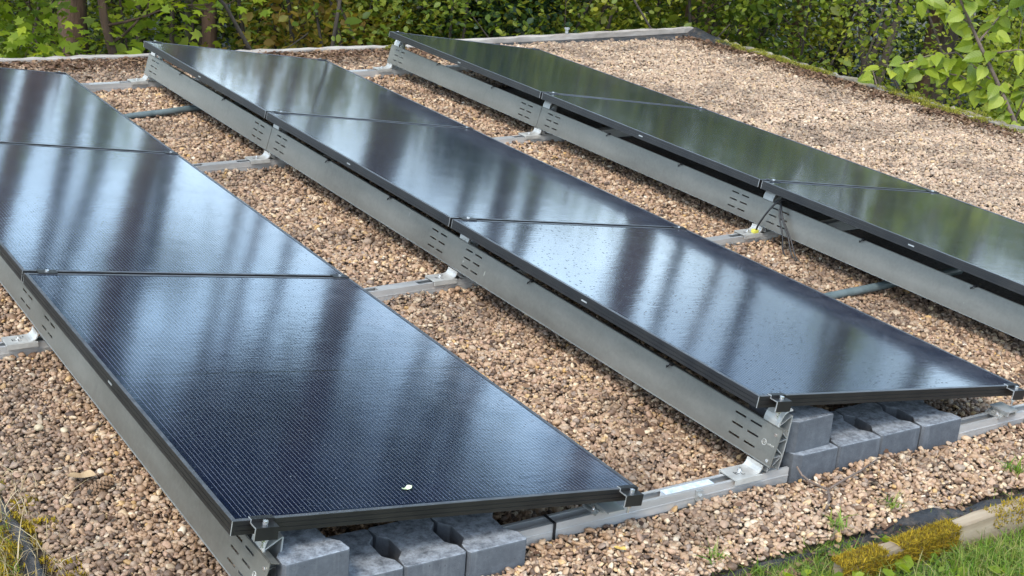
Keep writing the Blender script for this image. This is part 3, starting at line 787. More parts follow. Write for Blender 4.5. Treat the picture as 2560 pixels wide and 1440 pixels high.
# ------------------------------------------------------------------ mounting brackets at the high edge
def arc(cx, cy, r, a0, a1, n): return [(cx + r * math.cos(R(a0 + (a1 - a0) * i / n)), cy + r * math.sin(R(a0 + (a1 - a0) * i / n))) for i in range(n + 1)]
def bracket_meshes():
    y0, y1 = -0.006, 0.060
    f = MB()
    f.box((-0.058, y0, 0.0530), (0.012, y1, 0.0585))
    f.box((-0.058, y0 - .0045, 0.040), (0.040, y0 - .0003, 0.0584)).box((-0.058, y1 + .0003, 0.040), (0.040, y1 + .0045, 0.0584))
    foot = f.mesh('foot_plate', M['foot'], 0.0008)
    c = MB().strip([(0.0122, 0.0560), (0.022, 0.058), (0.029, 0.0610), (0.0350, 0.0665), (0.0390, 0.0735), (0.0410, 0.083)], .004, 'y', y0, y1)
    curve = c.mesh('curved_web', M['foot'])
    t = MB()
    pf = [(0.060, 0.058), (0.066, 0.096), (0.074, 0.140), (0.084, 0.196)]
    pb = [(0.104, 0.056), (0.114, 0.100), (0.122, 0.150), (0.130, 0.222)]
    a_, b_ = y0 + .002, y1 - .002
    for i in range(3): t.bar(pf[i], pf[i+1], .0042, 'y', a_, b_); t.bar(pb[i], pb[i+1], .0042, 'y', a_, b_)
    t.bar(pf[0], pb[0], .0042, 'y', a_, b_); t.bar(pf[0], pb[1], .003, 'y', a_ + .0005, b_ - .0005); t.bar(pf[1], pb[1], .003, 'y', a_ + .0006, b_ - .0006)
    t.bar(pb[1], pf[2], .003, 'y', a_ + .0007, b_ - .0007); t.bar(pf[2], pb[2], .003, 'y', a_ + .0008, b_ - .0008); t.bar(pf[3], pb[3], .003, 'y', a_ + .0009, b_ - .0009); t.bar(pf[3], pb[2], .003, 'y', a_ + .001, b_ - .001)
    truss = t.mesh('truss_web', M['truss'])
    h = MB().strip([(0.0815, 0.193), (0.085, 0.208), (0.091, 0.221), (0.099, 0.232), (0.111, 0.239), (0.128, 0.2405)], .0045, 'y', y0 + .001, y1 - .001)
    head = h.mesh('curved_head', M['foot'])
    b = MB().cyl((-0.012, 0.030, 0.0586), .008, .0045, 6).cyl((-0.012, 0.030, 0.0631), .0045, .006, 10)
    bolt = b.mesh('bolt', M['bolt'])
    s = MB()
    for x_, y_, w_, d_ in ((-.034, .018, .003, .016), (-.030, .018, .010, .003), (-.030, .026, .007, .003), (-.016, .010, .003, .012), (-.012, .010, .006, .003), (0.004, .040, .003, .010)):
        s.box((x_, y_, .0584), (x_ + w_, y_ + d_, .0588))
    stamp = s.mesh('stamped_mark', M['plastic'])
    return foot, curve, truss, head, bolt, stamp
BRK = bracket_meshes()
KN = ['near rail', 'second rail', 'third rail', 'farthest rail']
for row, (x0, yo) in ROWS.items():
    for k in range(4):
        b = empty('mounting_bracket', (x0, rail_y(k, x0) - (0.004 if (k or row == 'middle') else 0.055), 0), (0, 0, 0),
                  'pale aluminium bracket carrying the high edge of the %s row, on the %s' % (row, KN[k]), 'bracket', 'cast brackets under the high panel edges')
        for nm, me_ in zip(('foot_plate', 'curved_web', 'truss_web', 'curved_head', 'bolt', 'stamped_mark'), BRK):
            o = link_mesh(nm, me_, b)
            if nm == 'stamped_mark': o['kind'] = 'stuff'
# low-edge supports that show at the front
for row in ('left', 'middle'):
    x0, yo = ROWS[row]
    lx = PW - 0.075; wx = x0 + lx * math.cos(TILT); wy = rail_y(0, wx) - .006
    s = empty('support_foot', (wx, wy, 0), (0, 0, 0), 'small ribbed grey foot under the low front corner of the %s row' % row, 'bracket', 'low feet on the near rail')
    m = MB(); m.box((-.004, -.006, .049), (.066, .058, .056))
    for i in range(6): m.box((.006 + i * .009, -.0065, .0562), (.0105 + i * .009, .056, .0605 + .002 * i))
    m.box((.004, -.05 if row == 'left' else -.02, .0735), (.058, .05, .0785)); m.box((.046, -.02, .0606), (.052, .04, .0734)); m.box((.010, -.02, .0606), (.016, .04, .0734))
    m.build('ribbed_body', M['truss'], s)
    m = MB().cyl((.0, .012, .0562), .007, .006, 6).cyl((.0, .012, .0622), .004, .008, 10)
    m.build('bolt', M['bolt'], s)

# ------------------------------------------------------------------ base rails
RL = ['nearest aluminium base rail crossing the gravel, black cable tie round it', 'second aluminium base rail from the front, crossing both gravel lanes',
      'third aluminium base rail from the front between the rows', 'farthest aluminium base rail, just before the rear roof edge']
for k in range(4):
    ya = rail_y(k, 0.0); ang = math.atan2(rail_y(k, 1.0) - ya, 1.0)
    r_ = empty('base_rail', (0, ya, 0), (0, 0, ang), RL[k], 'rail', 'aluminium rails lying across the roof')
    spans = [(-1.86, 2.88)] if k else [(-1.86, -1.50), (-0.807, 0.155), (0.872, 2.88)]
    W_ = 0.048
    for xa, xb in spans:
        m = MB(); pad = MB()
        m.box((xa, 0, 0.002), (xb, .0030, .0495)); m.box((xa, W_ - .003, 0.002), (xb, W_, .0495))
        m.box((xa, .0031, 0.002), (xb, W_ - .0031, .012))
        m.box((xa, .0031, .0465), (xb, .0100, .0494)); m.box((xa, W_ - .0100, .0465), (xb, W_ - .0031, .0494))
        m.box((xa, -.0016, .024), (xb, -.0001, .0275))
        pad.box((xa, -.006, -.022), (xb, W_ + .006, .0018))
        m.build('channel', M['rail'], r_); pad.build('rubber_pad', M['rubber'], r_)
    for row, (x0, yo) in ROWS.items():
        if row == 'left': continue
        a_ = x0 - 0.285; b_ = x0 - 0.115
        MB().box((a_, .0102, .0300), (b_, W_ - .0102, .0492)).build('connector', M['film'] if k == 0 else M['rail'], r_)
    if k == 0:
        MB().box((-.665, -.0035, -.004), (-.657, -.0017, .0512)).box((-.665, -.0017, .0496), (-.657, W_ + .002, .0514)).box((-.665, W_ + .0005, 0), (-.657, W_ + .002, .0495)).build('cable_tie', M['plastic'], r_)
        MB().box((-.190, -.010, .018), (-.168, -.0018, .048)).cyl((-.179, -.018, .033), .006, .008, 8, 1).build('rail_clip', M['truss'], r_)

# ------------------------------------------------------------------ concrete ballast blocks
def block_mesh(kind):
    w, d = BW, BD; n_ = 0.026
    if kind == 'double_t':
        o = [(0.006, 0), (w - .006, 0), (w, .008), (w - .004, .045), (w - n_, .072), (w - n_, d - .072), (w - .004, d - .045), (w, d - .008), (w - .006, d),
             (.006, d), (0, d - .008), (.004, d - .045), (n_, d - .072), (n_, .072), (.004, .045), (0, .008)]
    else:
        o = [(0.030, 0), (w - .004, 0), (w, .006), (w - .004, .045), (w - n_, .072), (w - n_, d - .072), (w - .004, d - .045), (w, d - .008), (w - .006, d),
             (.04, d), (.012, d - .02), (0.002, d - .06), (0.0, .045), (.008, .016)]
    import bmesh
    me = MB().prism(o, 'z', 0, BH).mesh('concrete_block', M['concrete'], 0)
    bm = bmesh.new(); bm.from_mesh(me)
    bmesh.ops.bevel(bm, geom=[e for e in bm.edges if e.verts[0].co.z > BH - .001 and e.verts[1].co.z > BH - .001], offset=.004, segments=2, affect='EDGES', profile=.6)
    bm.to_mesh(me); bm.free()
    return me
BM = {'double_t': block_mesh('double_t'), 'end': block_mesh('end')}
ORD = ['first', 'second', 'third', 'last']
for row, lay, i, x, y, z, rz in BLOCKS:
    end = (row == 'middle' and i == 0)
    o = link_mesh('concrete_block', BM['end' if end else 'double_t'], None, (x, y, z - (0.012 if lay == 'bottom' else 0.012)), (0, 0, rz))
    if lay == 'top': lb = 'grey concrete block lying on top of the others at the front of the %s row' % row
    else: lb = '%s grey concrete block from the bracket, bottom layer, front of the %s row' % (ORD[i], row)
    tag(o, lb, 'block', 'concrete ballast blocks')

# ------------------------------------------------------------------ conduits and cables
def tube_thing(name, pts, r, mat, label, cat, n=12, group=None):
    # smooth the polyline
    pts = [np.array(p, float) for p in pts]; out = []
    for i in range(len(pts) - 1):
        p0 = pts[max(i-1, 0)]; p1 = pts[i]; p2 = pts[i+1]; p3 = pts[min(i+2, len(pts)-1)]
        for t in np.linspace(0, 1, 7)[:-1]:
            out.append(0.5 * ((2*p1) + (-p0+p2)*t + (2*p0-5*p1+4*p2-p3)*t*t + (-p0+3*p1-3*p2+p3)*t**3))
    out.append(pts[-1])
    o = MB().tube(out, r, n).build(name, mat)
    return tag(o, label, cat, group)
tube_thing('conduit', [(-0.75, 4.50, .012), (-0.30, 4.66, .020), (-0.08, 4.70, .024), (0.13, 4.75, .026), (0.55, 4.80, .02)], .017, M['conduit'], 'grey-green plastic conduit between the left and middle rows', 'conduit')
tube_thing('conduit', [(1.0, 1.13, .015), (1.42, 1.157, .022), (1.60, 1.160, .026), (1.81, 1.17, .03), (2.2, 1.2, .025)], .017, M['conduit'], 'grey-green plastic conduit between the middle and right rows', 'conduit')
xc, yc = ROWS['right'][0], rail_y(1, 1.58)
tube_thing('cable', [(xc + .012, yc + .0, .060), (xc + .010, yc - .015, .10), (xc + .030, yc - .04, .165), (xc + .060, yc - .06, .212), (xc + .085, yc - .075, .222), (xc + .12, yc - .09, .205)], .0042, M['plastic'], 'black cable arching from the yellow tag over the deflector of the right row', 'cable', 8)
for j, (dy, dx) in enumerate(((0.0, 0.0), (-0.035, 0.004), (-0.05, 0.010))):
    tube_thing('cable', [(xc + .10, yc - .07, .213), (xc + .062, yc - .085, .214), (xc + .040, yc - .105 + dy * .4, .165), (xc + .030, yc - .15 + dy, .095), (xc + .022, yc - .175 + dy * 1.6, .03), (xc + .03, yc - .20 + dy * 1.8, .004)], .0034, M['plastic'],
               '%s of the three thin black cables hanging down over the right deflector' % ('leftmost', 'middle one', 'rightmost')[j], 'cable', 8, 'thin hanging cables')
tag(MB().box((xc - .004, yc - .010, .0592), (xc + .022, yc + .012, .074)).build('earth_terminal', M['yellow'], None, .002), 'yellow-green earth terminal on the bracket foot of the right row', 'terminal')

# ------------------------------------------------------------------ roof edges
def rough_bar(name, x0, x1, y0, y1, z0, z1, mat, seg, amp, axis, zend=None):
    """long weathered bar with uneven top and faces"""
    m = MB(); n_ = seg; r = np.random.default_rng(int(abs(x0 * 97 + y0 * 31) * 10))
    pr = []
    for i in range(n_ + 1):
        t = i / n_; j = lambda: r.uniform(-amp, amp)
        zt = z1 + (0 if zend is None else (zend - z1) * t)
        if axis == 'x':
            x = x0 + (x1 - x0) * t; pr.append([(x, y0 + j(), z0), (x, y0 + j(), zt + j()), (x, y1 + j(), zt + j()), (x, y1 + j(), z0)])
        else:
            y = y0 + (y1 - y0) * t; pr.append([(x0 + j(), y, z0), (x0 + j(), y, zt + j()), (x1 + j(), y, zt + j()), (x1 + j(), y, z0)])
    vs = [p for q in pr for p in q]; fs = []
    for i in range(n_):
        for k in range(4): fs.append((i*4+k, i*4+(k+1) % 4, (i+1)*4+(k+1) % 4, (i+1)*4+k))
    fs += [(3, 2, 1, 0), tuple(4*n_ + k for k in range(4))]
    m.add(vs, fs)
    return m.build(name, mat)
tag(rough_bar('edge_board', RX0, 2.30, 6.17, 6.25, -.04, .022, M['paleboard'], 60, .005, 'x'), 'low greyish edge board along the rear of the roof behind the left and middle rows', 'board')
tag(rough_bar('edge_board', 2.32, 4.80, 6.30, 6.36, -.03, .018, M['paleboard'], 30, .004, 'x', .066), 'pale timber edge board rising towards the far right roof corner', 'board')
# black membrane upstand under the far board, wedge shaped, and the corner fold
m = MB()
xs_ = np.linspace(2.9, 4.84, 26); vs = []
for i, x in enumerate(xs_):
    t = i / 25; h = .003 + .034 * t ** 1.4
    w_ = 0.012 * math.sin(i * 1.7) + .006 * math.sin(i * 3.3)
    vs += [(x, 6.17 + .05 * (1 - t) + w_, -.012), (x, 6.235 + w_ * .5, .008 + h * .35), (x, 6.285, h), (x, 6.295, -.03)]
fs = []
for i in range(25):
    for k in range(3): fs.append((i*4+k, i*4+k+1, (i+1)*4+k+1, (i+1)*4+k))
m.add(vs, fs, True)
tag(m.build('membrane_fold', M['membrane']), 'black roofing membrane turned up below the pale far right board', 'membrane')
m = MB(); vs = []
for i in range(14):
    t = i / 13; y = 6.30 - 0.62 * t; h = .060 * (1 - t) ** 1.3 + .004
    vs += [(4.66 - .02 * t, y, -.015), (4.755 + .008 * math.sin(i * 2.1), y, h * .55 + .01), (4.805 + .006 * math.sin(i * 1.3), y, h + .012), (4.83, y, -.02)]
fs = []
for i in range(13):
    for k in range(3): fs.append((i*4+k, i*4+k+1, (i+1)*4+k+1, (i+1)*4+k))
m.add(vs, fs, True)
tag(m.build('membrane_fold', M['membrane']), 'black membrane corner folded up at the far right roof corner', 'membrane')
tag(MB().cyl((3.60, 6.33, .05), .012, .03, 10).cyl((3.60, 6.33, .08), .02, .012, 10).build('edge_bolt', M['truss']), 'small grey bolt head standing on the far right edge board', 'bolt')
tag(rough_bar('edge_kerb', 4.80, 4.885, RY0, 6.28, -.04, .022, M['lichen'], 170, .012, 'y'), 'crumbling whitish lichened kerb along the right roof edge', 'kerb')

# ------------------------------------------------------------------ leaf-like geometry
def leaf_cards(C, S, up=0.6, r=None, fold=0.25, narrow=1.0):
    """C centres (N,3), S sizes (N); two folded quads per leaf"""
    r = r or rng; n_ = len(C)
    nrm = r.normal(0, 1, (n_, 3)); nrm[:, 2] = np.abs(nrm[:, 2]) + up; nrm /= np.linalg.norm(nrm, axis=1)[:, None]
    d = r.normal(0, 1, (n_, 3)); d -= (d * nrm).sum(1)[:, None] * nrm; d /= np.linalg.norm(d, axis=1)[:, None] + 1e-9
    s = np.cross(nrm, d)
    prof = [(0, -.5, 0), (.34, -.18, 1), (.30, .2, 1), (0, .55, 0), (-.30, .2, 1), (-.34, -.18, 1)]
    V = np.empty((n_, 6, 3), np.float32)
    for i, (a_, b_, f_) in enumerate(prof):
        V[:, i] = C + S[:, None] * (a_ * narrow * s + b_ * d + f_ * fold * .34 * nrm)
    base = np.arange(n_)[:, None] * 6
    F = np.concatenate([base + np.array([[0, 1, 2, 3]]), base + np.array([[0, 3, 4, 5]])], 0)
    return V.reshape(-1, 3), F
def leaf_mesh(name, C, S, mat, **kw):
    V, F = leaf_cards(np.asarray(C, float), np.asarray(S, float), **kw)
    return np_mesh(name, V, 0, F, mat)
def maple_cards(C, S, r):
    """lobed five-pointed leaves facing roughly up and outwards"""
    n_ = len(C)
    nrm = r.normal(0, .55, (n_, 3)); nrm[:, 2] = np.abs(nrm[:, 2]) + .75; nrm[:, 1] -= .25; nrm /= np.linalg.norm(nrm, axis=1)[:, None]
    d = r.normal(0, 1, (n_, 3)); d[:, 2] -= .5; d -= (d * nrm).sum(1)[:, None] * nrm; d /= np.linalg.norm(d, axis=1)[:, None]
    s = np.cross(nrm, d)
    ang = np.radians([180, 118, 92, 58, 30, 0, -30, -58, -92, -118]); rd = [.30, .42, .24, .52, .27, .60, .27, .52, .24, .42]
    K = len(ang); V = np.empty((n_, K, 3), np.float32)
    for i in range(K):
        V[:, i] = C + S[:, None] * rd[i] * (math.cos(ang[i]) * d + math.sin(ang[i]) * s - (0.12 if rd[i] > .4 else 0) * nrm)
    F = np.arange(n_)[:, None] * K + np.arange(K)[None]
    return V.reshape(-1, 3), F
def clumps(centres, per, spread, r, flat=0.6):
    C = np.repeat(centres, per, axis=0)
    return C + r.normal(0, 1, C.shape) * np.array([spread, spread, spread * flat])

# ------------------------------------------------------------------ the wood: undergrowth (one mass nobody could count)
VX, VY = -2.67, -2.76
def polar(az, d): return VX + d * np.sin(np.radians(az)), VY + d * np.cos(np.radians(az))
TRUNK_VIEW = ((16.3, 14.5, 1.1), (20.3, 17, .8), (21.4, 15.5, .8), (24.0, 18.5, .5), (46.2, 14.3, .8), (48.8, 16.5, .9))   # gaps in the growth where trunks stand free
def wood_points(n_, az0, az1, d0, d1, zlo, zhi, seed, gap=0.0):
    r = np.random.default_rng(seed); out = []
    while sum(len(o) for o in out) < n_:
        az = r.uniform(az0, az1, n_); d = np.sqrt(r.uniform(d0**2, d1**2, n_)); x, y = polar(az, d)
        gz = ground_h(x, y); zh = zhi(az) if callable(zhi) else zhi
        z = r.uniform(0, 1, n_) * (zh - zlo) + zlo
        ok = ((y > RY1 + 1.0) | (x > RX1 + 0.9)) & (z > gz + 0.1)
        ok &= (vnoise(x + 40 + 0.6 * z, y + 40 - .5 * z, 0.42, seed + 5) * .6 + vnoise(z + 20, x + 30, 0.8, seed + 6) * .4) > gap
        for ta, td, tw in TRUNK_VIEW: ok &= ~((np.abs(az - ta) < tw) & (d < td))
        out.append(np.stack([x, y, z], 1)[ok])
    return np.concatenate(out)[:n_]
ZHI = lambda az: 0.45 + sstep((az - 29) / 6) * (-0.75 + 2.3 * vnoise(az + 3, az * 0 + 5, 0.33, 91))
r1 = np.random.default_rng(101)
for nm, cnt, per, a0, a1, d0, d1, zlo, zhi, mat, sz, seed, gap, lab in (
    ('undergrowth', 3000, 26, 6, 36, 12.5, 22.0, -3.2, 0.6, 'leaf_mid', .052, 31, .56, 'mid-green leafy undergrowth of the wood behind the roof'),
    ('undergrowth', 4200, 32, 32, 60, 11.0, 20.0, -3.4, 0.6, 'leaf_fresh', .040, 32, .55, 'dense fine green undergrowth beyond the right roof edge'),
    ('undergrowth', 1100, 28, 24, 46, 11.5, 19.0, -3.0, 0.3, 'leaf_olive', .050, 33, .56, 'yellowish olive shoots scattered through the undergrowth'),
    ('undergrowth', 2600, 20, 2, 66, 15.0, 26.0, 0.2, ZHI, 'leaf_crown', .11, 34, .30, 'light green young growth standing above roof height in the wood'),
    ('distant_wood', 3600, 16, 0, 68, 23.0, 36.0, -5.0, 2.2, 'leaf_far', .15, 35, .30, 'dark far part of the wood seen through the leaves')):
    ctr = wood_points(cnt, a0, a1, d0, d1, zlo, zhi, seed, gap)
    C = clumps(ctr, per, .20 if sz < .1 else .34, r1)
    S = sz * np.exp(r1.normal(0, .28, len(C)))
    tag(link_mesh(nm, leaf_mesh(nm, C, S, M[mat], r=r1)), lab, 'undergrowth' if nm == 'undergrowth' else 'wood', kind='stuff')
# bare twigs and thin stems threading through it
m = MB(); r2 = np.random.default_rng(77)
for p in wood_points(190, 8, 58, 11.0, 20.0, -3.4, -2.0, 36, 0.0):
    pts = [p]; d = np.array([r2.normal(0, .35), r2.normal(0, .35), 1.0])
    L = r2.uniform(.35, .7)
    for i in range(6): d = d + r2.normal(0, .16, 3); pts.append(pts[-1] + d / np.linalg.norm(d) * L)
    r0 = r2.uniform(.010, .032); m.tube(pts, list(np.linspace(r0, r0 * .3, 7)), 5)
for p in wood_points(46, 8, 56, 11.3, 16.0, -3.6, -3.0, 39, 0.0):
    pts = [p]; d = np.array([r2.normal(0, .10), r2.normal(0, .10), 1.0])
    for i in range(8): d = d + r2.normal(0, .05, 3); pts.append(pts[-1] + d / np.linalg.norm(d) * .55)
    r0 = r2.uniform(.018, .05); m.tube(pts, list(np.linspace(r0, r0 * .5, 9)), 7)
tag(m.build('thin_stems', M['bark_dark']), 'thin bare stems threading through the undergrowth', 'stems', kind='stuff')

# ------------------------------------------------------------------ single trees that can be told apart
def trunk_pts(base, top, bend, r, n_=9):
    base = np.array(base, float); top = np.array(top, float); pts = []
    o = r.normal(0, 1, 3) * bend
    for i in range(n_ + 1):
        t = i / n_; pts.append(base + (top - base) * t + o * math.sin(math.pi * t) + r.normal(0, bend * .12, 3) * (0 < i < n_))
    return pts
def limb(m, start, d, L, r0, r, tips, depth=0):
    pts = [np.array(start, float)]; d = np.array(d, float)
    for i in range(5):
        d = d / np.linalg.norm(d) + r.normal(0, .16, 3) + np.array([0, 0, .05]); pts.append(pts[-1] + d / np.linalg.norm(d) * L / 5)
        if depth < 1 and i >= 1: limb(m, pts[-1], d + r.normal(0, .7, 3), L * .5, r0 * .45, r, tips, depth + 1)
        elif depth >= 1 and i >= 2: tips.append(pts[-1])
    m.tube(pts, list(np.linspace(r0, r0 * .25, 6)), 5); tips.append(pts[-1])
def make_tree(name, base, top, r_base, bark, leaf, leafsize, per, n_limbs, limb_len, t0, seed, label, spread=.30, kind='card', group=None, bend=.25, upd=.35):
    r = np.random.default_rng(seed)
    t = empty(name, base, label=label, cat='tree', group=group)
    b = np.zeros(3); tp = np.array(top) - np.array(base)
    pts = trunk_pts(b, tp, bend, r)
    m = MB(); m.tube(pts, list(np.linspace(r_base, r_base * .35, len(pts))), 10)
    m.build('trunk', M[bark], t)
    lm = MB(); tips = []
    for i in range(n_limbs):
        f = t0 + (1 - t0) * (i + r.random()) / n_limbs; k = min(int(f * 9), 8); s = pts[k] + (pts[k+1] - pts[k]) * (f * 9 - k)
        az = r.uniform(0, 6.283)
        limb(lm, s, (math.cos(az), math.sin(az), upd), limb_len * r.uniform(.6, 1.15) * (1.1 - .5 * f), r_base * .32 * (1.1 - .6 * f), r, tips)
    lm.build('limbs', M[bark], t)
    if per:
        tips = np.array(tips)
        tw_ = tips + np.array(base); ta_ = np.degrees(np.arctan2(tw_[:, 0] - VX, tw_[:, 1] - VY)); td_ = np.hypot(tw_[:, 0] - VX, tw_[:, 1] - VY)
        if name in ('maple_tree', 'young_tree', 'ivy_bush'):
            for q in TRUNK_VIEW: tips = tips[~((np.abs(ta_ - q[0]) < q[2] * .8) & (td_ < q[1]))]; ta_, td_ = [v[~((np.abs(ta_ - q[0]) < q[2] * .8) & (td_ < q[1]))] for v in (ta_, td_)]
        C = clumps(tips, per, spread, r); S = leafsize * np.exp(r.normal(0, .25, len(C)))
        if kind == 'maple': V, F = maple_cards(C, S, r); me = np_mesh('crown', V, 0, F, M[leaf])
        else: me = leaf_mesh('crown', C, S, M[leaf], r=r)
        link_mesh('crown', me, t)
    return t
def gz(x, y): return float(ground_h(np.array(x), np.array(y))) - .1

make_tree('maple_tree', (0.55, 9.35, gz(.55, 9.35)), (0.75, 9.3, 1.0), .07, 'bark_brown', 'leaf_bright', .100, 13, 22, 1.5, .20, 201, 'bright green maple with lobed leaves at the left behind the roof', .22, 'maple')
make_tree('maple_tree', (-0.6, 9.2, gz(-.6, 9.2)), (-0.75, 9.1, 1.0), .05, 'bark_brown', 'leaf_bright', .098, 13, 16, 1.3, .20, 202, 'small bright maple in the far left corner above the left row', .22, 'maple')
make_tree('oak_tree', (1.13, 10.6, gz(1.1, 10.6)), (1.25, 10.8, 15.0), .145, 'bark_brown', 'leaf_crown', .10, 5, 10, 3.2, .7, 203, 'thick brown trunk at the left, behind the bright maple leaves', .5)
make_tree('beech_tree', (3.15, 13.0, gz(2.95, 13)), (2.65, 13.2, 16.0), .10, 'bark_grey', 'leaf_crown', .10, 5, 9, 3.0, .7, 204, 'slim greenish-grey trunk above the far left end of the middle row', .5)
make_tree('oak_tree', (2.66, 11.0, gz(2.66, 11)), (2.75, 11.2, 14.0), .085, 'bark_brown', 'leaf_crown', .10, 5, 9, 3.0, .7, 205, 'reddish-brown trunk beside the copper-leaved sapling', .5)
make_tree('young_tree', (2.75, 9.75, gz(2.4, 9.6)), (2.65, 9.7, 0.7), .035, 'bark_dark', 'leaf_copper', .075, 13, 18, 1.15, .25, 206, 'sapling with yellow-brown young leaves behind the middle row', .20)
make_tree('oak_tree', (4.45, 13.5, gz(4.45, 13.5)), (4.5, 13.7, 15.0), .06, 'bark_grey', 'leaf_crown', .10, 5, 9, 2.8, .7, 207, 'thin pale trunk left of the ivy-clad bush', .5)
make_tree('ivy_bush', (4.75, 9.6, gz(4.8, 9.5)), (4.8, 9.55, 0.9), .08, 'bark_dark', 'leaf_dark', .060, 44, 26, .85, .10, 208, 'dark ivy-covered bush behind the rear panel of the right row', .20)
make_tree('leaning_tree', (7.1, 6.95, gz(7.2, 6.9)), (8.3, 6.9, 3.2), .058, 'bark_dark', 'leaf_mid', .07, 8, 7, 1.0, .45, 209, 'leaning brown trunk beyond the right roof edge', .28, bend=.05)
make_tree('oak_tree', (9.3, 7.65, gz(9.3, 7.6)), (9.5, 7.7, 14.0), .10, 'bark_dark', 'leaf_crown', .10, 5, 9, 3.2, .7, 210, 'dark upright trunk behind the large pale leaves at right', .5)
make_tree('young_tree', (4.0, 10.3, gz(4, 10.3)), (3.9, 10.2, .7), .03, 'bark_dark', 'leaf_olive', .055, 20, 18, 1.1, .25, 211, 'yellow-green sapling left of the dark ivy-covered bush', .22)
make_tree('young_tree', (6.3, 8.4, gz(6.3, 8.4)), (6.2, 8.3, .7), .03, 'bark_dark', 'leaf_mid', .06, 26, 22, 1.2, .15, 212, 'fine-leaved green shrub above the far right roof corner', .22)

# tall trees of the wood, mirrored in the glass
protos = []
for v in range(4):
    protos.append(make_tree('tall_tree', (0, 0, 0), (0.3 * (v - 1.5), 0.2, 17 + v), .15, 'bark_dark' if v % 2 else 'bark_brown', 'leaf_crown', .19, (26, 13, 21, 10)[v], 11, 3.6, (.47, .54, .50, .58)[v], 300 + v, 'tall slender tree of the wood behind the roof, mirrored in the glass', .6, group='tall trees of the wood', bend=.35))
def copy_tree(o):
    c_ = o.copy(); COL.objects.link(c_)
    for ch in [q for q in bpy.data.objects if q.parent == o]:
        d_ = ch.copy(); COL.objects.link(d_); d_.parent = c_
    return c_
tall = [(8, 17), (12, 22), (15.2, 19), (18.4, 24), (20.6, 16.5), (22.5, 22), (25.4, 18.5), (27.2, 25), (29.6, 20), (31.8, 16.8), (34.0, 23), (36.2, 19), (38.9, 17), (41.0, 22.5), (43.6, 18), (45.2, 25), (48.0, 17.5), (51.0, 21), (54.5, 16), (58, 20), (63, 17), (4, 20), (17.0, 21), (19.5, 27), (24.0, 28), (28.4, 17.5), (33.0, 27), (40.0, 27), (10, 26)]
for i, (az, d) in enumerate(tall):
    t_ = protos[i] if i < 4 else copy_tree(protos[i % 4])
    x, y = polar(az, d); t_.location = (float(x), float(y), gz(x, y)); s_ = random.choice((.5, .7, .9, 1.1, 1.5))
    t_.scale = (s_, s_, random.uniform(.9, 1.15)); t_.rotation_euler = (random.uniform(-.03, .03), random.uniform(-.03, .03), random.uniform(0, 6.28))

# ------------------------------------------------------------------ linden sapling at the right: every leaf its own piece
lin = empty('linden_sapling', (5.54, 3.55, -3.3), label='linden sapling with large pale green leaves reaching over the right roof edge', cat='tree')
LO = np.array([5.54, 3.55, -3.3])
BR = [[[5.60, 3.52, -3.3], [5.58, 3.53, -1.8], [5.54, 3.55, -.4], [5.45, 3.59, -.13], [5.29, 3.71, .18], [5.13, 3.81, .46], [4.99, 3.87, .69], [4.92, 3.92, 1.07]],
      [[5.40, 3.68, .03], [5.22, 3.95, .16], [4.97, 4.09, .19], [4.76, 4.22, .20]],
      [[5.33, 3.72, .14], [5.2, 4.01, .31], [5.0, 4.07, .28], [4.81, 4.13, .22]],
      [[5.15, 3.80, .42], [5.38, 3.85, .58], [5.4, 3.7, .71], [5.41, 3.54, .84]],
      [[5.08, 3.83, .54], [5.13, 4.16, .61], [4.95, 4.21, .66]],
      [[5.45, 3.59, -.13], [5.26, 3.84, -.07], [5.03, 3.96, -.03], [4.90, 4.02, .02]],
      [[5.44, 3.62, -.08], [5.51, 3.6, .19], [5.53, 3.46, .36]],
      [[5.53, 3.56, -.5], [5.05, 4.25, -.25], [4.97, 4.42, -.06], [4.95, 4.50, .10]],
      [[5.50, 3.56, -.3], [5.36, 3.62, -.22], [5.22, 3.70, -.16]],
      [[5.20, 3.77, .34], [5.32, 3.62, .40], [5.42, 3.46, .42]],
      [[4.99, 3.87, .69], [5.2, 3.75, .8], [5.35, 3.6, .95]]]
m = MB()
for i, b in enumerate(BR):
    r0 = .022 if i == 0 else .0075
    m.tube([np.array(p) - LO for p in b], list(np.linspace(r0, r0 * .35, len(b))), 7)
m.build('branches', M['twig'], lin)
def linden_leaf(seed):
    r = np.random.default_rng(seed); m = MB()
    o = [(0, 0), (.16, -.07), (.34, .02), (.43, .22), (.40, .45), (.28, .68), (.12, .88), (0, 1.06)]
    vs = []; fs = []; bow = r.uniform(.12, .28); fl = r.uniform(.10, .3)
    spine = [(0, y, -bow * y * y) for y in (0, .2, .4, .6, .8, 1.06)]
    for sgn in (1, -1):
        b0 = len(vs)
        vs += [(sgn * x, y, -bow * y * y + fl * x + .02 * math.sin(9 * y + seed)) for x, y in o]
        nsp = len(vs); vs += [(0, .22, -bow * .05), (0, .5, -bow * .25), (0, .78, -bow * .61)]
        s0, s1, s2 = nsp, nsp + 1, nsp + 2
        q = [(b0, b0+1, s0), (b0+1, b0+2, s0), (b0+2, b0+3, s0), (b0+3, s1, s0), (b0+3, b0+4, s1), (b0+4, b0+5, s1), (b0+5, s2, s1), (b0+5, b0+6, s2), (b0+6, b0+7, s2)]
        fs += [f if sgn == 1 else f[::-1] for f in q]
    m.add(vs, fs, True)
    # stalk
    m.tube([(0, -.35, .10), (0, -.15, .03), (0, 0, 0)], .012, 4)
    me = bpy.data.meshes.new('leaf'); me.from_pydata(m.v, [], m.f); me.polygons.foreach_set('use_smooth', m.sm); me.materials.append(M['linden']); return me
LM = [linden_leaf(s) for s in range(4)]
rl = np.random.default_rng(55); nleaf = 0
from mathutils import Vector, Matrix
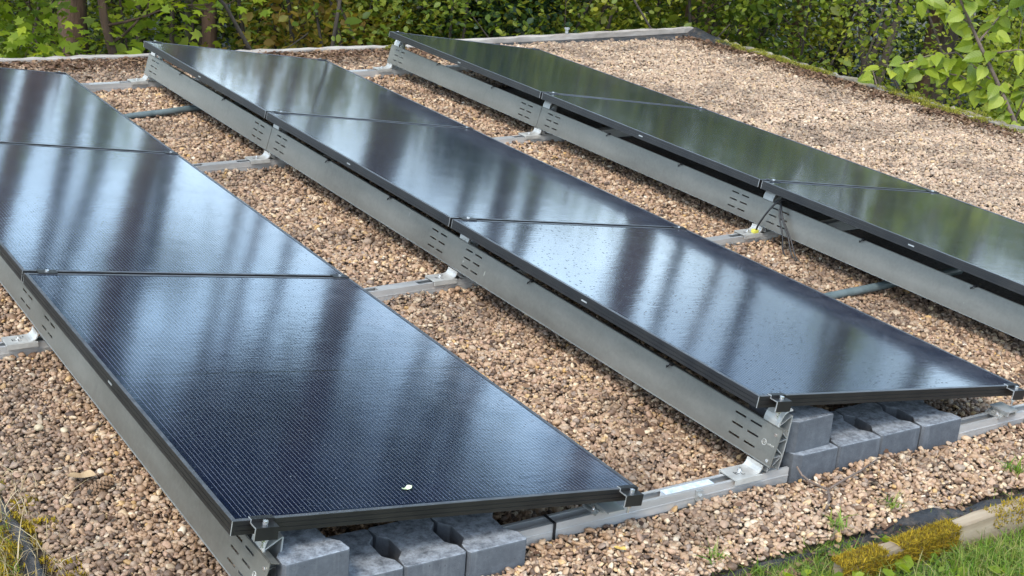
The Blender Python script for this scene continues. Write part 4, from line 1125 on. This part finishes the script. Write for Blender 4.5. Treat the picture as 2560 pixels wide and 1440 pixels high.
for i, b in enumerate(BR):
    b = [np.array(p) for p in b]
    if i == 0: b = b[2:]
    for j in range(len(b) - 1):
        L = np.linalg.norm(b[j+1] - b[j]); cnt = max(2, int(L / .026)) if i else max(2, int(L / .045))
        for q in range(cnt):
            if nleaf >= 300: break
            t = (q + rl.random()) / cnt; p = b[j] + (b[j+1] - b[j]) * t
            d = rl.normal(0, 1, 3); d[2] = -abs(d[2]) * .6 - .35; d += 0.3 * (b[j+1] - b[j]) / L; d /= np.linalg.norm(d)
            nrm = np.array([-.45, -.45, .8]) + rl.normal(0, .42, 3); nrm -= (nrm @ d) * d; nrm /= np.linalg.norm(nrm)
            s = np.cross(d, nrm); sc = rl.uniform(.075, .125) * (1.0 if rl.random() > .2 else .65)
            pp = p + d * sc * .35 + rl.normal(0, .012, 3) - LO
            mat4 = Matrix(((s[0], d[0], nrm[0], pp[0]), (s[1], d[1], nrm[1], pp[1]), (s[2], d[2], nrm[2], pp[2]), (0, 0, 0, 1))) @ Matrix.Diagonal((sc * rl.uniform(.85, 1.1), sc, sc, 1))
            o = link_mesh('leaf', LM[nleaf % 4], lin); o.matrix_local = mat4; nleaf += 1

# ------------------------------------------------------------------ near edge: membrane, mossy board, grass, weeds
m = MB(); xs_ = np.linspace(-2.1, 3.2, 140); vs = []
rm = np.random.default_rng(9)
hh = np.convolve(rm.normal(0, 1, 160), np.ones(7) / 7, 'same')[:140]; hk = np.convolve(rm.normal(0, 1, 160), np.ones(5) / 5, 'same')[:140]
for i, x in enumerate(xs_):
    z = -.030 + .022 * sstep((x - .05) / .25) + .020 * hh[i]; y = -.285 - 0.030 * sstep((x + .2) / .8) + .016 * hk[i]
    bulge = .026 * math.exp(-((x - .40) / .10) ** 2) + .012 * math.exp(-((x - .62) / .07) ** 2) + .014 * math.exp(-((x + .03) / .05) ** 2) + .020 * math.exp(-((x + .52) / .06) ** 2)
    vs += [(x, y + .022, -.03), (x, y + .008, z + bulge), (x, y - .004 - bulge * .6, z - .001 + bulge * .9), (x, y - .018 - bulge * .9, z * .3 - .004 + bulge * .3), (x, y - .024 - bulge * .5, -.05)]
fs = []
for i in range(139):
    for k in range(4): fs.append((i*5+k, i*5+k+1, (i+1)*5+k+1, (i+1)*5+k))
m.add(vs, fs, True)
tag(m.build('membrane_edge', M['membrane']), 'black membrane edge along the front of the gravel, half hidden by grass', 'membrane')
m = MB(); ys_ = np.linspace(-.3, 3.2, 80); vs = []
for i, y in enumerate(ys_):
    z = .008 + .012 * hh[i + 20]; x = -1.885 + .012 * hk[i + 30]
    vs += [(x + .02, y, -.03), (x + .008, y, z), (x - .006, y, z), (x - .03, y, -.06)]
fs = []
for i in range(79):
    for k in range(3): fs.append((i*4+k, i*4+k+1, (i+1)*4+k+1, (i+1)*4+k))
m.add(vs, fs, True)
tag(m.build('membrane_edge', M['membrane']), 'black membrane edge at the lower left, beside the moss', 'membrane')

bd = empty('edge_plank', (0.0, -0.435, -0.010), (0, R(-2.4), 0), 'weathered timber plank with golden moss at the lower right', 'plank')
o = rough_bar('plank', -0.06, 2.8, -.022, .022, -.09, .036, M['timber'], 60, .0022, 'x'); o.parent = bd
rr = np.random.default_rng(19)
def tufts(n_, x0, x1, y0, y1, zf, h, w, mat, r, lean=.5):
    """short upright blades"""
    x = r.uniform(x0, x1, n_); y = r.uniform(y0, y1, n_); z = zf(x, y)
    return blades(np.stack([x, y, z], 1), h * np.exp(r.normal(0, .35, n_)), w, r, lean)
def blades(B, Hh, w, r, lean, nseg=3):
    n_ = len(B); Hh = np.minimum(Hh, np.median(Hh) * 1.7); a = r.uniform(0, 6.283, n_); ld = np.stack([np.cos(a), np.sin(a)], 1) * (np.abs(r.normal(0, lean, n_)))[:, None]
    side = np.stack([-np.sin(a), np.cos(a)], 1); tw = r.uniform(0, 6.283, n_); side = np.stack([np.cos(tw), np.sin(tw)], 1)
    V = np.empty((n_, 2 * nseg + 2, 3), np.float32)
    for i in range(nseg + 1):
        t = i / nseg; ww = w * (1 - t ** 1.6 * .92) * (0.6 + .4 * Hh / Hh.mean())
        cxy = B[:, :2] + ld * (Hh * t ** 1.8)[:, None]; cz = B[:, 2] + Hh * t * (1 - .35 * t * np.minimum(1, np.linalg.norm(ld, axis=1)))
        V[:, 2*i, :2] = cxy - side * (ww / 2)[:, None]; V[:, 2*i+1, :2] = cxy + side * (ww / 2)[:, None]; V[:, 2*i, 2] = cz; V[:, 2*i+1, 2] = cz
    base = np.arange(n_)[:, None] * (2 * nseg + 2); F = [base + np.array([[2*i, 2*i+1, 2*i+3, 2*i+2]]) for i in range(nseg)]
    return V.reshape(-1, 3), np.concatenate(F, 0)
def moss_part(name, n_, x0, x1, mat, parent, h=.010, thr=.42):
    x = rr.uniform(x0, x1, n_); y = rr.uniform(-.026, .024, n_); z = .034 - 0 * x; fr = rr.random(n_) < .45
    y[fr] = -.024; z[fr] = rr.uniform(-.03, .036, fr.sum())
    env = vnoise(x + 5, z * 4 + 9, 9.0, 61); ok = env > thr
    x, y, z = x[ok], y[ok], z[ok]
    V, F = blades(np.stack([x, y, z], 1), h * np.exp(rr.normal(0, .35, len(x))), .0035, rr, .9, 2)
    o = link_mesh(name, np_mesh(name, V, 0, F, M[mat]), parent); o['kind'] = 'stuff'; return o
moss_part('moss', 12000, -0.07, 0.36, 'moss', bd, .011, .12)
moss_part('moss', 3500, 0.50, 1.4, 'moss', bd, .009, .45)

def gh(x, y): return ground_h(x, y)
# grass in front
gp = []
rg = np.random.default_rng(23)
N_ = 76000
x = rg.uniform(-1.4, 2.0, N_); y = rg.uniform(-1.1, -.29, N_)
dens = .25 + .75 * sstep((vnoise(x + 3, y + 3, 5.0, 41) - .30) / .3)
dens *= np.where(y > -.40, np.where(x < .10, 1.3, .10) * (vnoise(x, y + 9, 7.0, 42) > .28), 1.0)
ok = rg.random(N_) < dens; x, y = x[ok], y[ok]
V1, F1 = blades(np.stack([x, y, gh(x, y) - .005], 1), (.034 + .012 * (y < -.5)) * np.exp(rg.normal(0, .42, len(x))), .0036, rg, 1.0)
x = rg.uniform(-5, 5, 16000); y = rg.uniform(-4, -1.0, 16000)
V2, F2 = blades(np.stack([x, y, gh(x, y) - .005], 1), .07 * np.exp(rg.normal(0, .35, len(x))), .006, rg, .6)
tag(link_mesh('grass', np_mesh('grass', np.concatenate([V1, V2]), 0, np.concatenate([F1, F2 + len(V1)]), M['grass'])), 'short green grass in front of the roof at the lower right', 'grass', kind='stuff')
# broad weed leaves between the blades
x = rg.uniform(-1.2, 1.6, 2600); y = rg.uniform(-1.05, -.30, 2600)
ok = (vnoise(x + 7, y + 2, 6.0, 43) > .50) & ((y < -.40) | (rg.random(2600) < .35)); x, y = x[ok], y[ok]
keep_ = (y < -.40) | (x < .2); x, y = x[keep_], y[keep_]
C = np.stack([x, y, gh(x, y) + rg.uniform(.012, .045, len(x))], 1)
tag(link_mesh('broadleaf_weeds', leaf_mesh('broadleaf_weeds', C, .026 * np.exp(rg.normal(0, .35, len(C))), M['leaf_bright'], r=rg, up=1.2)), 'small broad-leaved weeds growing through the grass', 'weeds', kind='stuff')
# brown dead leaves in the grass and along the roof edges
L_c = []; 
x = rg.uniform(-.6, 1.8, 700); y = rg.uniform(-.46, -.30, 700); L_c.append(np.stack([x, y, gh(x, y) + rg.uniform(.005, .03, 700)], 1))
n_ = 12000; x = 4.79 - np.abs(rg.normal(0, .13, n_)); y = rg.uniform(RY0, 6.25, n_); L_c.append(np.stack([x, y, .006 + rg.uniform(0, .014, n_)], 1))
n_ = 9000; x = rg.uniform(RX0, 2.3, n_); y = 6.16 - np.abs(rg.normal(0, .17, n_)); L_c.append(np.stack([x, y, .006 + rg.uniform(0, .016, n_)], 1))
n_ = 900; x = rg.uniform(RX0 + .1, 4.6, n_); y = rg.uniform(-.25, 6.2, n_); L_c.append(np.stack([x, y, gravel_h(x, y) + .012 + rg.uniform(0, .006, n_)], 1))
C = np.concatenate(L_c)
tag(link_mesh('leaf_litter', leaf_mesh('leaf_litter', C, .0155 * np.exp(rg.normal(0, .45, len(C))), M['litter'], r=rg, up=2.2)), 'brown leaf litter gathered along the roof edges', 'leaf litter', kind='stuff')
# moss cushions: right kerb, far edge, lower left corner
def cushion(cx, cy, cz, rx, ry, rz, n_, r, h):
    a = r.uniform(0, 6.283, n_); u = np.sqrt(r.random(n_)); x = cx + rx * u * np.cos(a); y = cy + ry * u * np.sin(a); z = cz + rz * (1 - u ** 2)
    return blades(np.stack([x, y, z], 1), h * np.exp(r.normal(0, .3, n_)), .005, r, .8, 2)
Vs, Fs, off = [], [], 0
def put(V, F):
    global off
    Vs.append(V); Fs.append(F + off); off += len(V)
for i in range(120):
    yy = rg.uniform(1.5, 6.1)
    if vnoise(np.array([yy]), np.array([2.]), 1.3, 71)[0] < .34: continue
    put(*cushion(4.81 + rg.normal(0, .03), yy, .012, rg.uniform(.02, .06), rg.uniform(.04, .13), rg.uniform(.006, .022), 160, rg, .012))
put(*cushion(2.05, 6.14, .01, .08, .05, .03, 400, rg, .014))
tag(link_mesh('kerb_moss', np_mesh('kerb_moss', np.concatenate(Vs), 0, np.concatenate(Fs), M['mossgreen'])), 'yellow-green moss on the right roof kerb', 'moss', kind='stuff')
Vs, Fs, off = [], [], 0
for i in range(20):
    put(*cushion(-1.95 + rg.normal(0, .05), rg.uniform(.1, 1.0), -.035, rg.uniform(.03, .07), rg.uniform(.03, .08), rg.uniform(.02, .045), 260, rg, .012))
for i in range(12):
    put(*cushion(-1.86 + rg.normal(0, .03), rg.uniform(.30, .78), -.012, rg.uniform(.02, .05), rg.uniform(.02, .05), rg.uniform(.008, .02), 130, rg, .010))
tag(link_mesh('corner_moss', np_mesh('corner_moss', np.concatenate(Vs), 0, np.concatenate(Fs), M['moss'])), 'golden moss cushions in the lower left corner', 'moss', kind='stuff')
n_ = 260; x = rg.normal(-1.91, .06, n_); y = rg.uniform(.15, 1.0, n_)
V1, F1 = blades(np.stack([x, y, np.full(n_, -.005)], 1), .06 * np.exp(rg.normal(0, .4, n_)), .0026, rg, 1.3)
tag(link_mesh('dry_grass', np_mesh('dry_grass', V1, 0, F1, M['dry'])), 'straw-coloured dry grass lying over the lower left moss', 'grass', kind='stuff')
n_ = 420; x = rg.normal(-1.98, .05, n_); y = rg.uniform(.15, .95, n_)
V1, F1 = blades(np.stack([x, y, np.full(n_, -.02)], 1), .032 * np.exp(rg.normal(0, .4, n_)), .0032, rg, 1.0)
tag(link_mesh('corner_grass', np_mesh('corner_grass', V1, 0, F1, M['grass'])), 'small green grass tuft in the lower left moss', 'grass', kind='stuff')
# little weeds rooted in the gravel
for (wx, wy, sz, n_, lab) in ((.33, -.235, .026, 9, 'small green weed in the gravel beside the black membrane bulge'), (.10, -.255, .028, 10, 'small grassy weed at the gravel edge, lower right'),
                              (.86, -.23, .030, 12, 'green weed at the far right end of the black membrane'), (-.32, -.25, .028, 9, 'small weed at the gravel edge near the bottom of the picture')):
    V1, F1 = blades(np.stack([rg.normal(wx, .014, n_ * 3), rg.normal(wy, .012, n_ * 3), np.full(n_ * 3, .004)], 1), sz * np.exp(rg.normal(0, .4, n_ * 3)), .006, rg, 1.4)
    tag(link_mesh('gravel_weed', np_mesh('gravel_weed', V1, 0, F1, M['grass'])), lab, 'weed', 'weeds rooted in the gravel')

# ------------------------------------------------------------------ small things lying about
# forked twig in front of the middle blocks
m = MB()
m.tube([(0.165, -.012, .060), (0.172, -.030, .040), (0.180, -.062, .030), (0.203, -.109, .024), (0.17, -.150, .022), (0.120, -.190, .020)], [.0028, .0032, .0035, .004, .0042, .0034], 6)
m.tube([(0.203, -.109, .024), (0.28, -.088, .028), (0.37, -.070, .034), (0.470, -.040, .040)], [.004, .0035, .003, .0018], 6)
tag(m.build('forked_twig', M['twig']), 'thin forked twig on the gravel before the middle blocks', 'twig')
# pine cone
t = empty('pine_cone', (-1.64, .717, .020), (R(8), R(84), R(30)), 'brown pine cone lying on the gravel at the lower left', 'pine cone')
core = MB().tube([(0, 0, -.038), (0, 0, -.02), (0, 0, .01), (0, 0, .036)], [.006, .011, .011, .003], 8).build('core', M['bark_dark'], t)
m = MB()
for i in range(70):
    h = -.036 + i * .00105; th = i * 2.39996; rr_ = .0165 * math.sin(math.pi * min(1, (h + .045) / .09)) ** .7 + .003
    c_, s_ = math.cos(th), math.sin(th); tx, ty = -s_, c_
    m.add([(c_ * .006 + tx * .003, s_ * .006 + ty * .003, h), (c_ * .006 - tx * .003, s_ * .006 - ty * .003, h), (c_ * rr_ - tx * .0055, s_ * rr_ - ty * .0055, h + .005), (c_ * (rr_ + .002), s_ * (rr_ + .002), h + .0075), (c_ * rr_ + tx * .0055, s_ * rr_ + ty * .0055, h + .005),
           (c_ * rr_, s_ * rr_, h + .002)], [(0, 1, 2, 5), (0, 5, 4), (5, 2, 3), (5, 3, 4), (0, 4, 3, 2, 1)])
a = N('cone_scale'); M['cone'] = a.pbsdf(a.ramp(a.noise(300, 3, .6), [(0.3, (.09, .05, .028)), (0.7, (.30, .19, .11))]), .75)
m.build('scales', M['cone'], t)['kind'] = 'stuff'
# curled dead leaves, stones and leaf scrap
def curl_leaf(name, loc, size, rz, mat, label, curl=.6, cat='leaf'):
    m = MB(); vs = []; r = np.random.default_rng(int(abs(loc[0] * 1000)))
    n_ = 10
    for i in range(n_ + 1):
        t = i / n_; w = (.30 * math.sin(math.pi * t) ** .8 + .02) * (1 + .25 * math.sin(9 * t)); zz = curl * (t - .5) ** 2
        vs += [(-w, t - .5, zz + w * .5), (0, t - .5, zz), (w, t - .5, zz + w * .35 + .04 * math.sin(7 * t))]
    fs = []
    for i in range(n_):
        for k in range(2): fs.append((i*3+k, i*3+k+1, (i+1)*3+k+1, (i+1)*3+k))
    m.add([tuple(np.array(v) * size) for v in vs], fs, True)
    return tag(m.build(name, mat, None, 0, loc, (0, 0, rz)), label, cat)
a = N('tan_leaf'); M['tanleaf'] = a.pbsdf(a.ramp(a.noise(30, 4, .6), [(0.3, (.22, .14, .07)), (0.7, (.42, .30, .17))]), .7)
a = N('yellow_leaf'); M['yleaf'] = a.pbsdf(a.ramp(a.noise(40, 4, .6), [(0.3, (.40, .24, .05)), (0.7, (.58, .42, .12))]), .7)
a = N('pale_scrap'); M['scrap'] = a.pbsdf(a.ramp(a.noise(60, 4, .6), [(0.3, (.25, .32, .16)), (0.7, (.62, .68, .48))]), .6)
a = N('pale_stone'); M['stone'] = a.pbsdf(a.ramp(a.noise(40, 4, .6), [(0.3, (.30, .24, .15)), (0.7, (.52, .44, .31))]), .7, 0, a.noise(60, 4, .6), .3, .004)
curl_leaf('dead_leaf', (-1.668, .785, .020), .075, R(70), M['tanleaf'], 'tan dead leaf on the gravel just behind the pine cone', .35)
curl_leaf('dead_leaf', (-.545, -.13, .018), .034, R(40), M['yleaf'], 'yellow dead leaf scrap on the gravel below the cable tie', .3)
curl_leaf('dead_leaf', (.55, -.115, .018), .036, R(110), M['tanleaf'], 'small tan leaf on the gravel right of the forked twig', .3)
curl_leaf('leaf_scrap', (-1.101, .020, .234), .030, R(100), M['scrap'], 'pale green scrap of leaf on the glass of the front left panel', .9)
def stone(loc, s, seed, label):
    import bmesh
    bm = bmesh.new(); bmesh.ops.create_icosphere(bm, subdivisions=3, radius=1)
    r = np.random.default_rng(seed); k = r.normal(0, 1, (5, 3)); ph = r.uniform(0, 6, 5)
    for v in bm.verts:
        c_ = np.array(v.co); f = 1 + sum(.05 * math.sin(2 * k[i] @ c_ + ph[i]) for i in range(5)); v.co = v.co * f
        v.co.x *= s[0]; v.co.y *= s[1]; v.co.z *= s[2]
    for f in bm.faces: f.smooth = True
    me = bpy.data.meshes.new('stone'); bm.to_mesh(me); bm.free(); me.materials.append(M['stone'])
    return tag(link_mesh('stone', me, None, loc, (0, 0, seed)), label, 'stone')
stone((-1.686, 1.145, .014), (.013, .011, .009), 3, 'pale cream stone standing out on the gravel at the left')
stone((-1.625, 1.105, .012), (.012, .010, .008), 5, 'larger tan stone to the right of the pale cream one')
stone((-.330, .175, .014), (.016, .013, .011), 8, 'pale pinkish stone beside the low front corner of the left row')
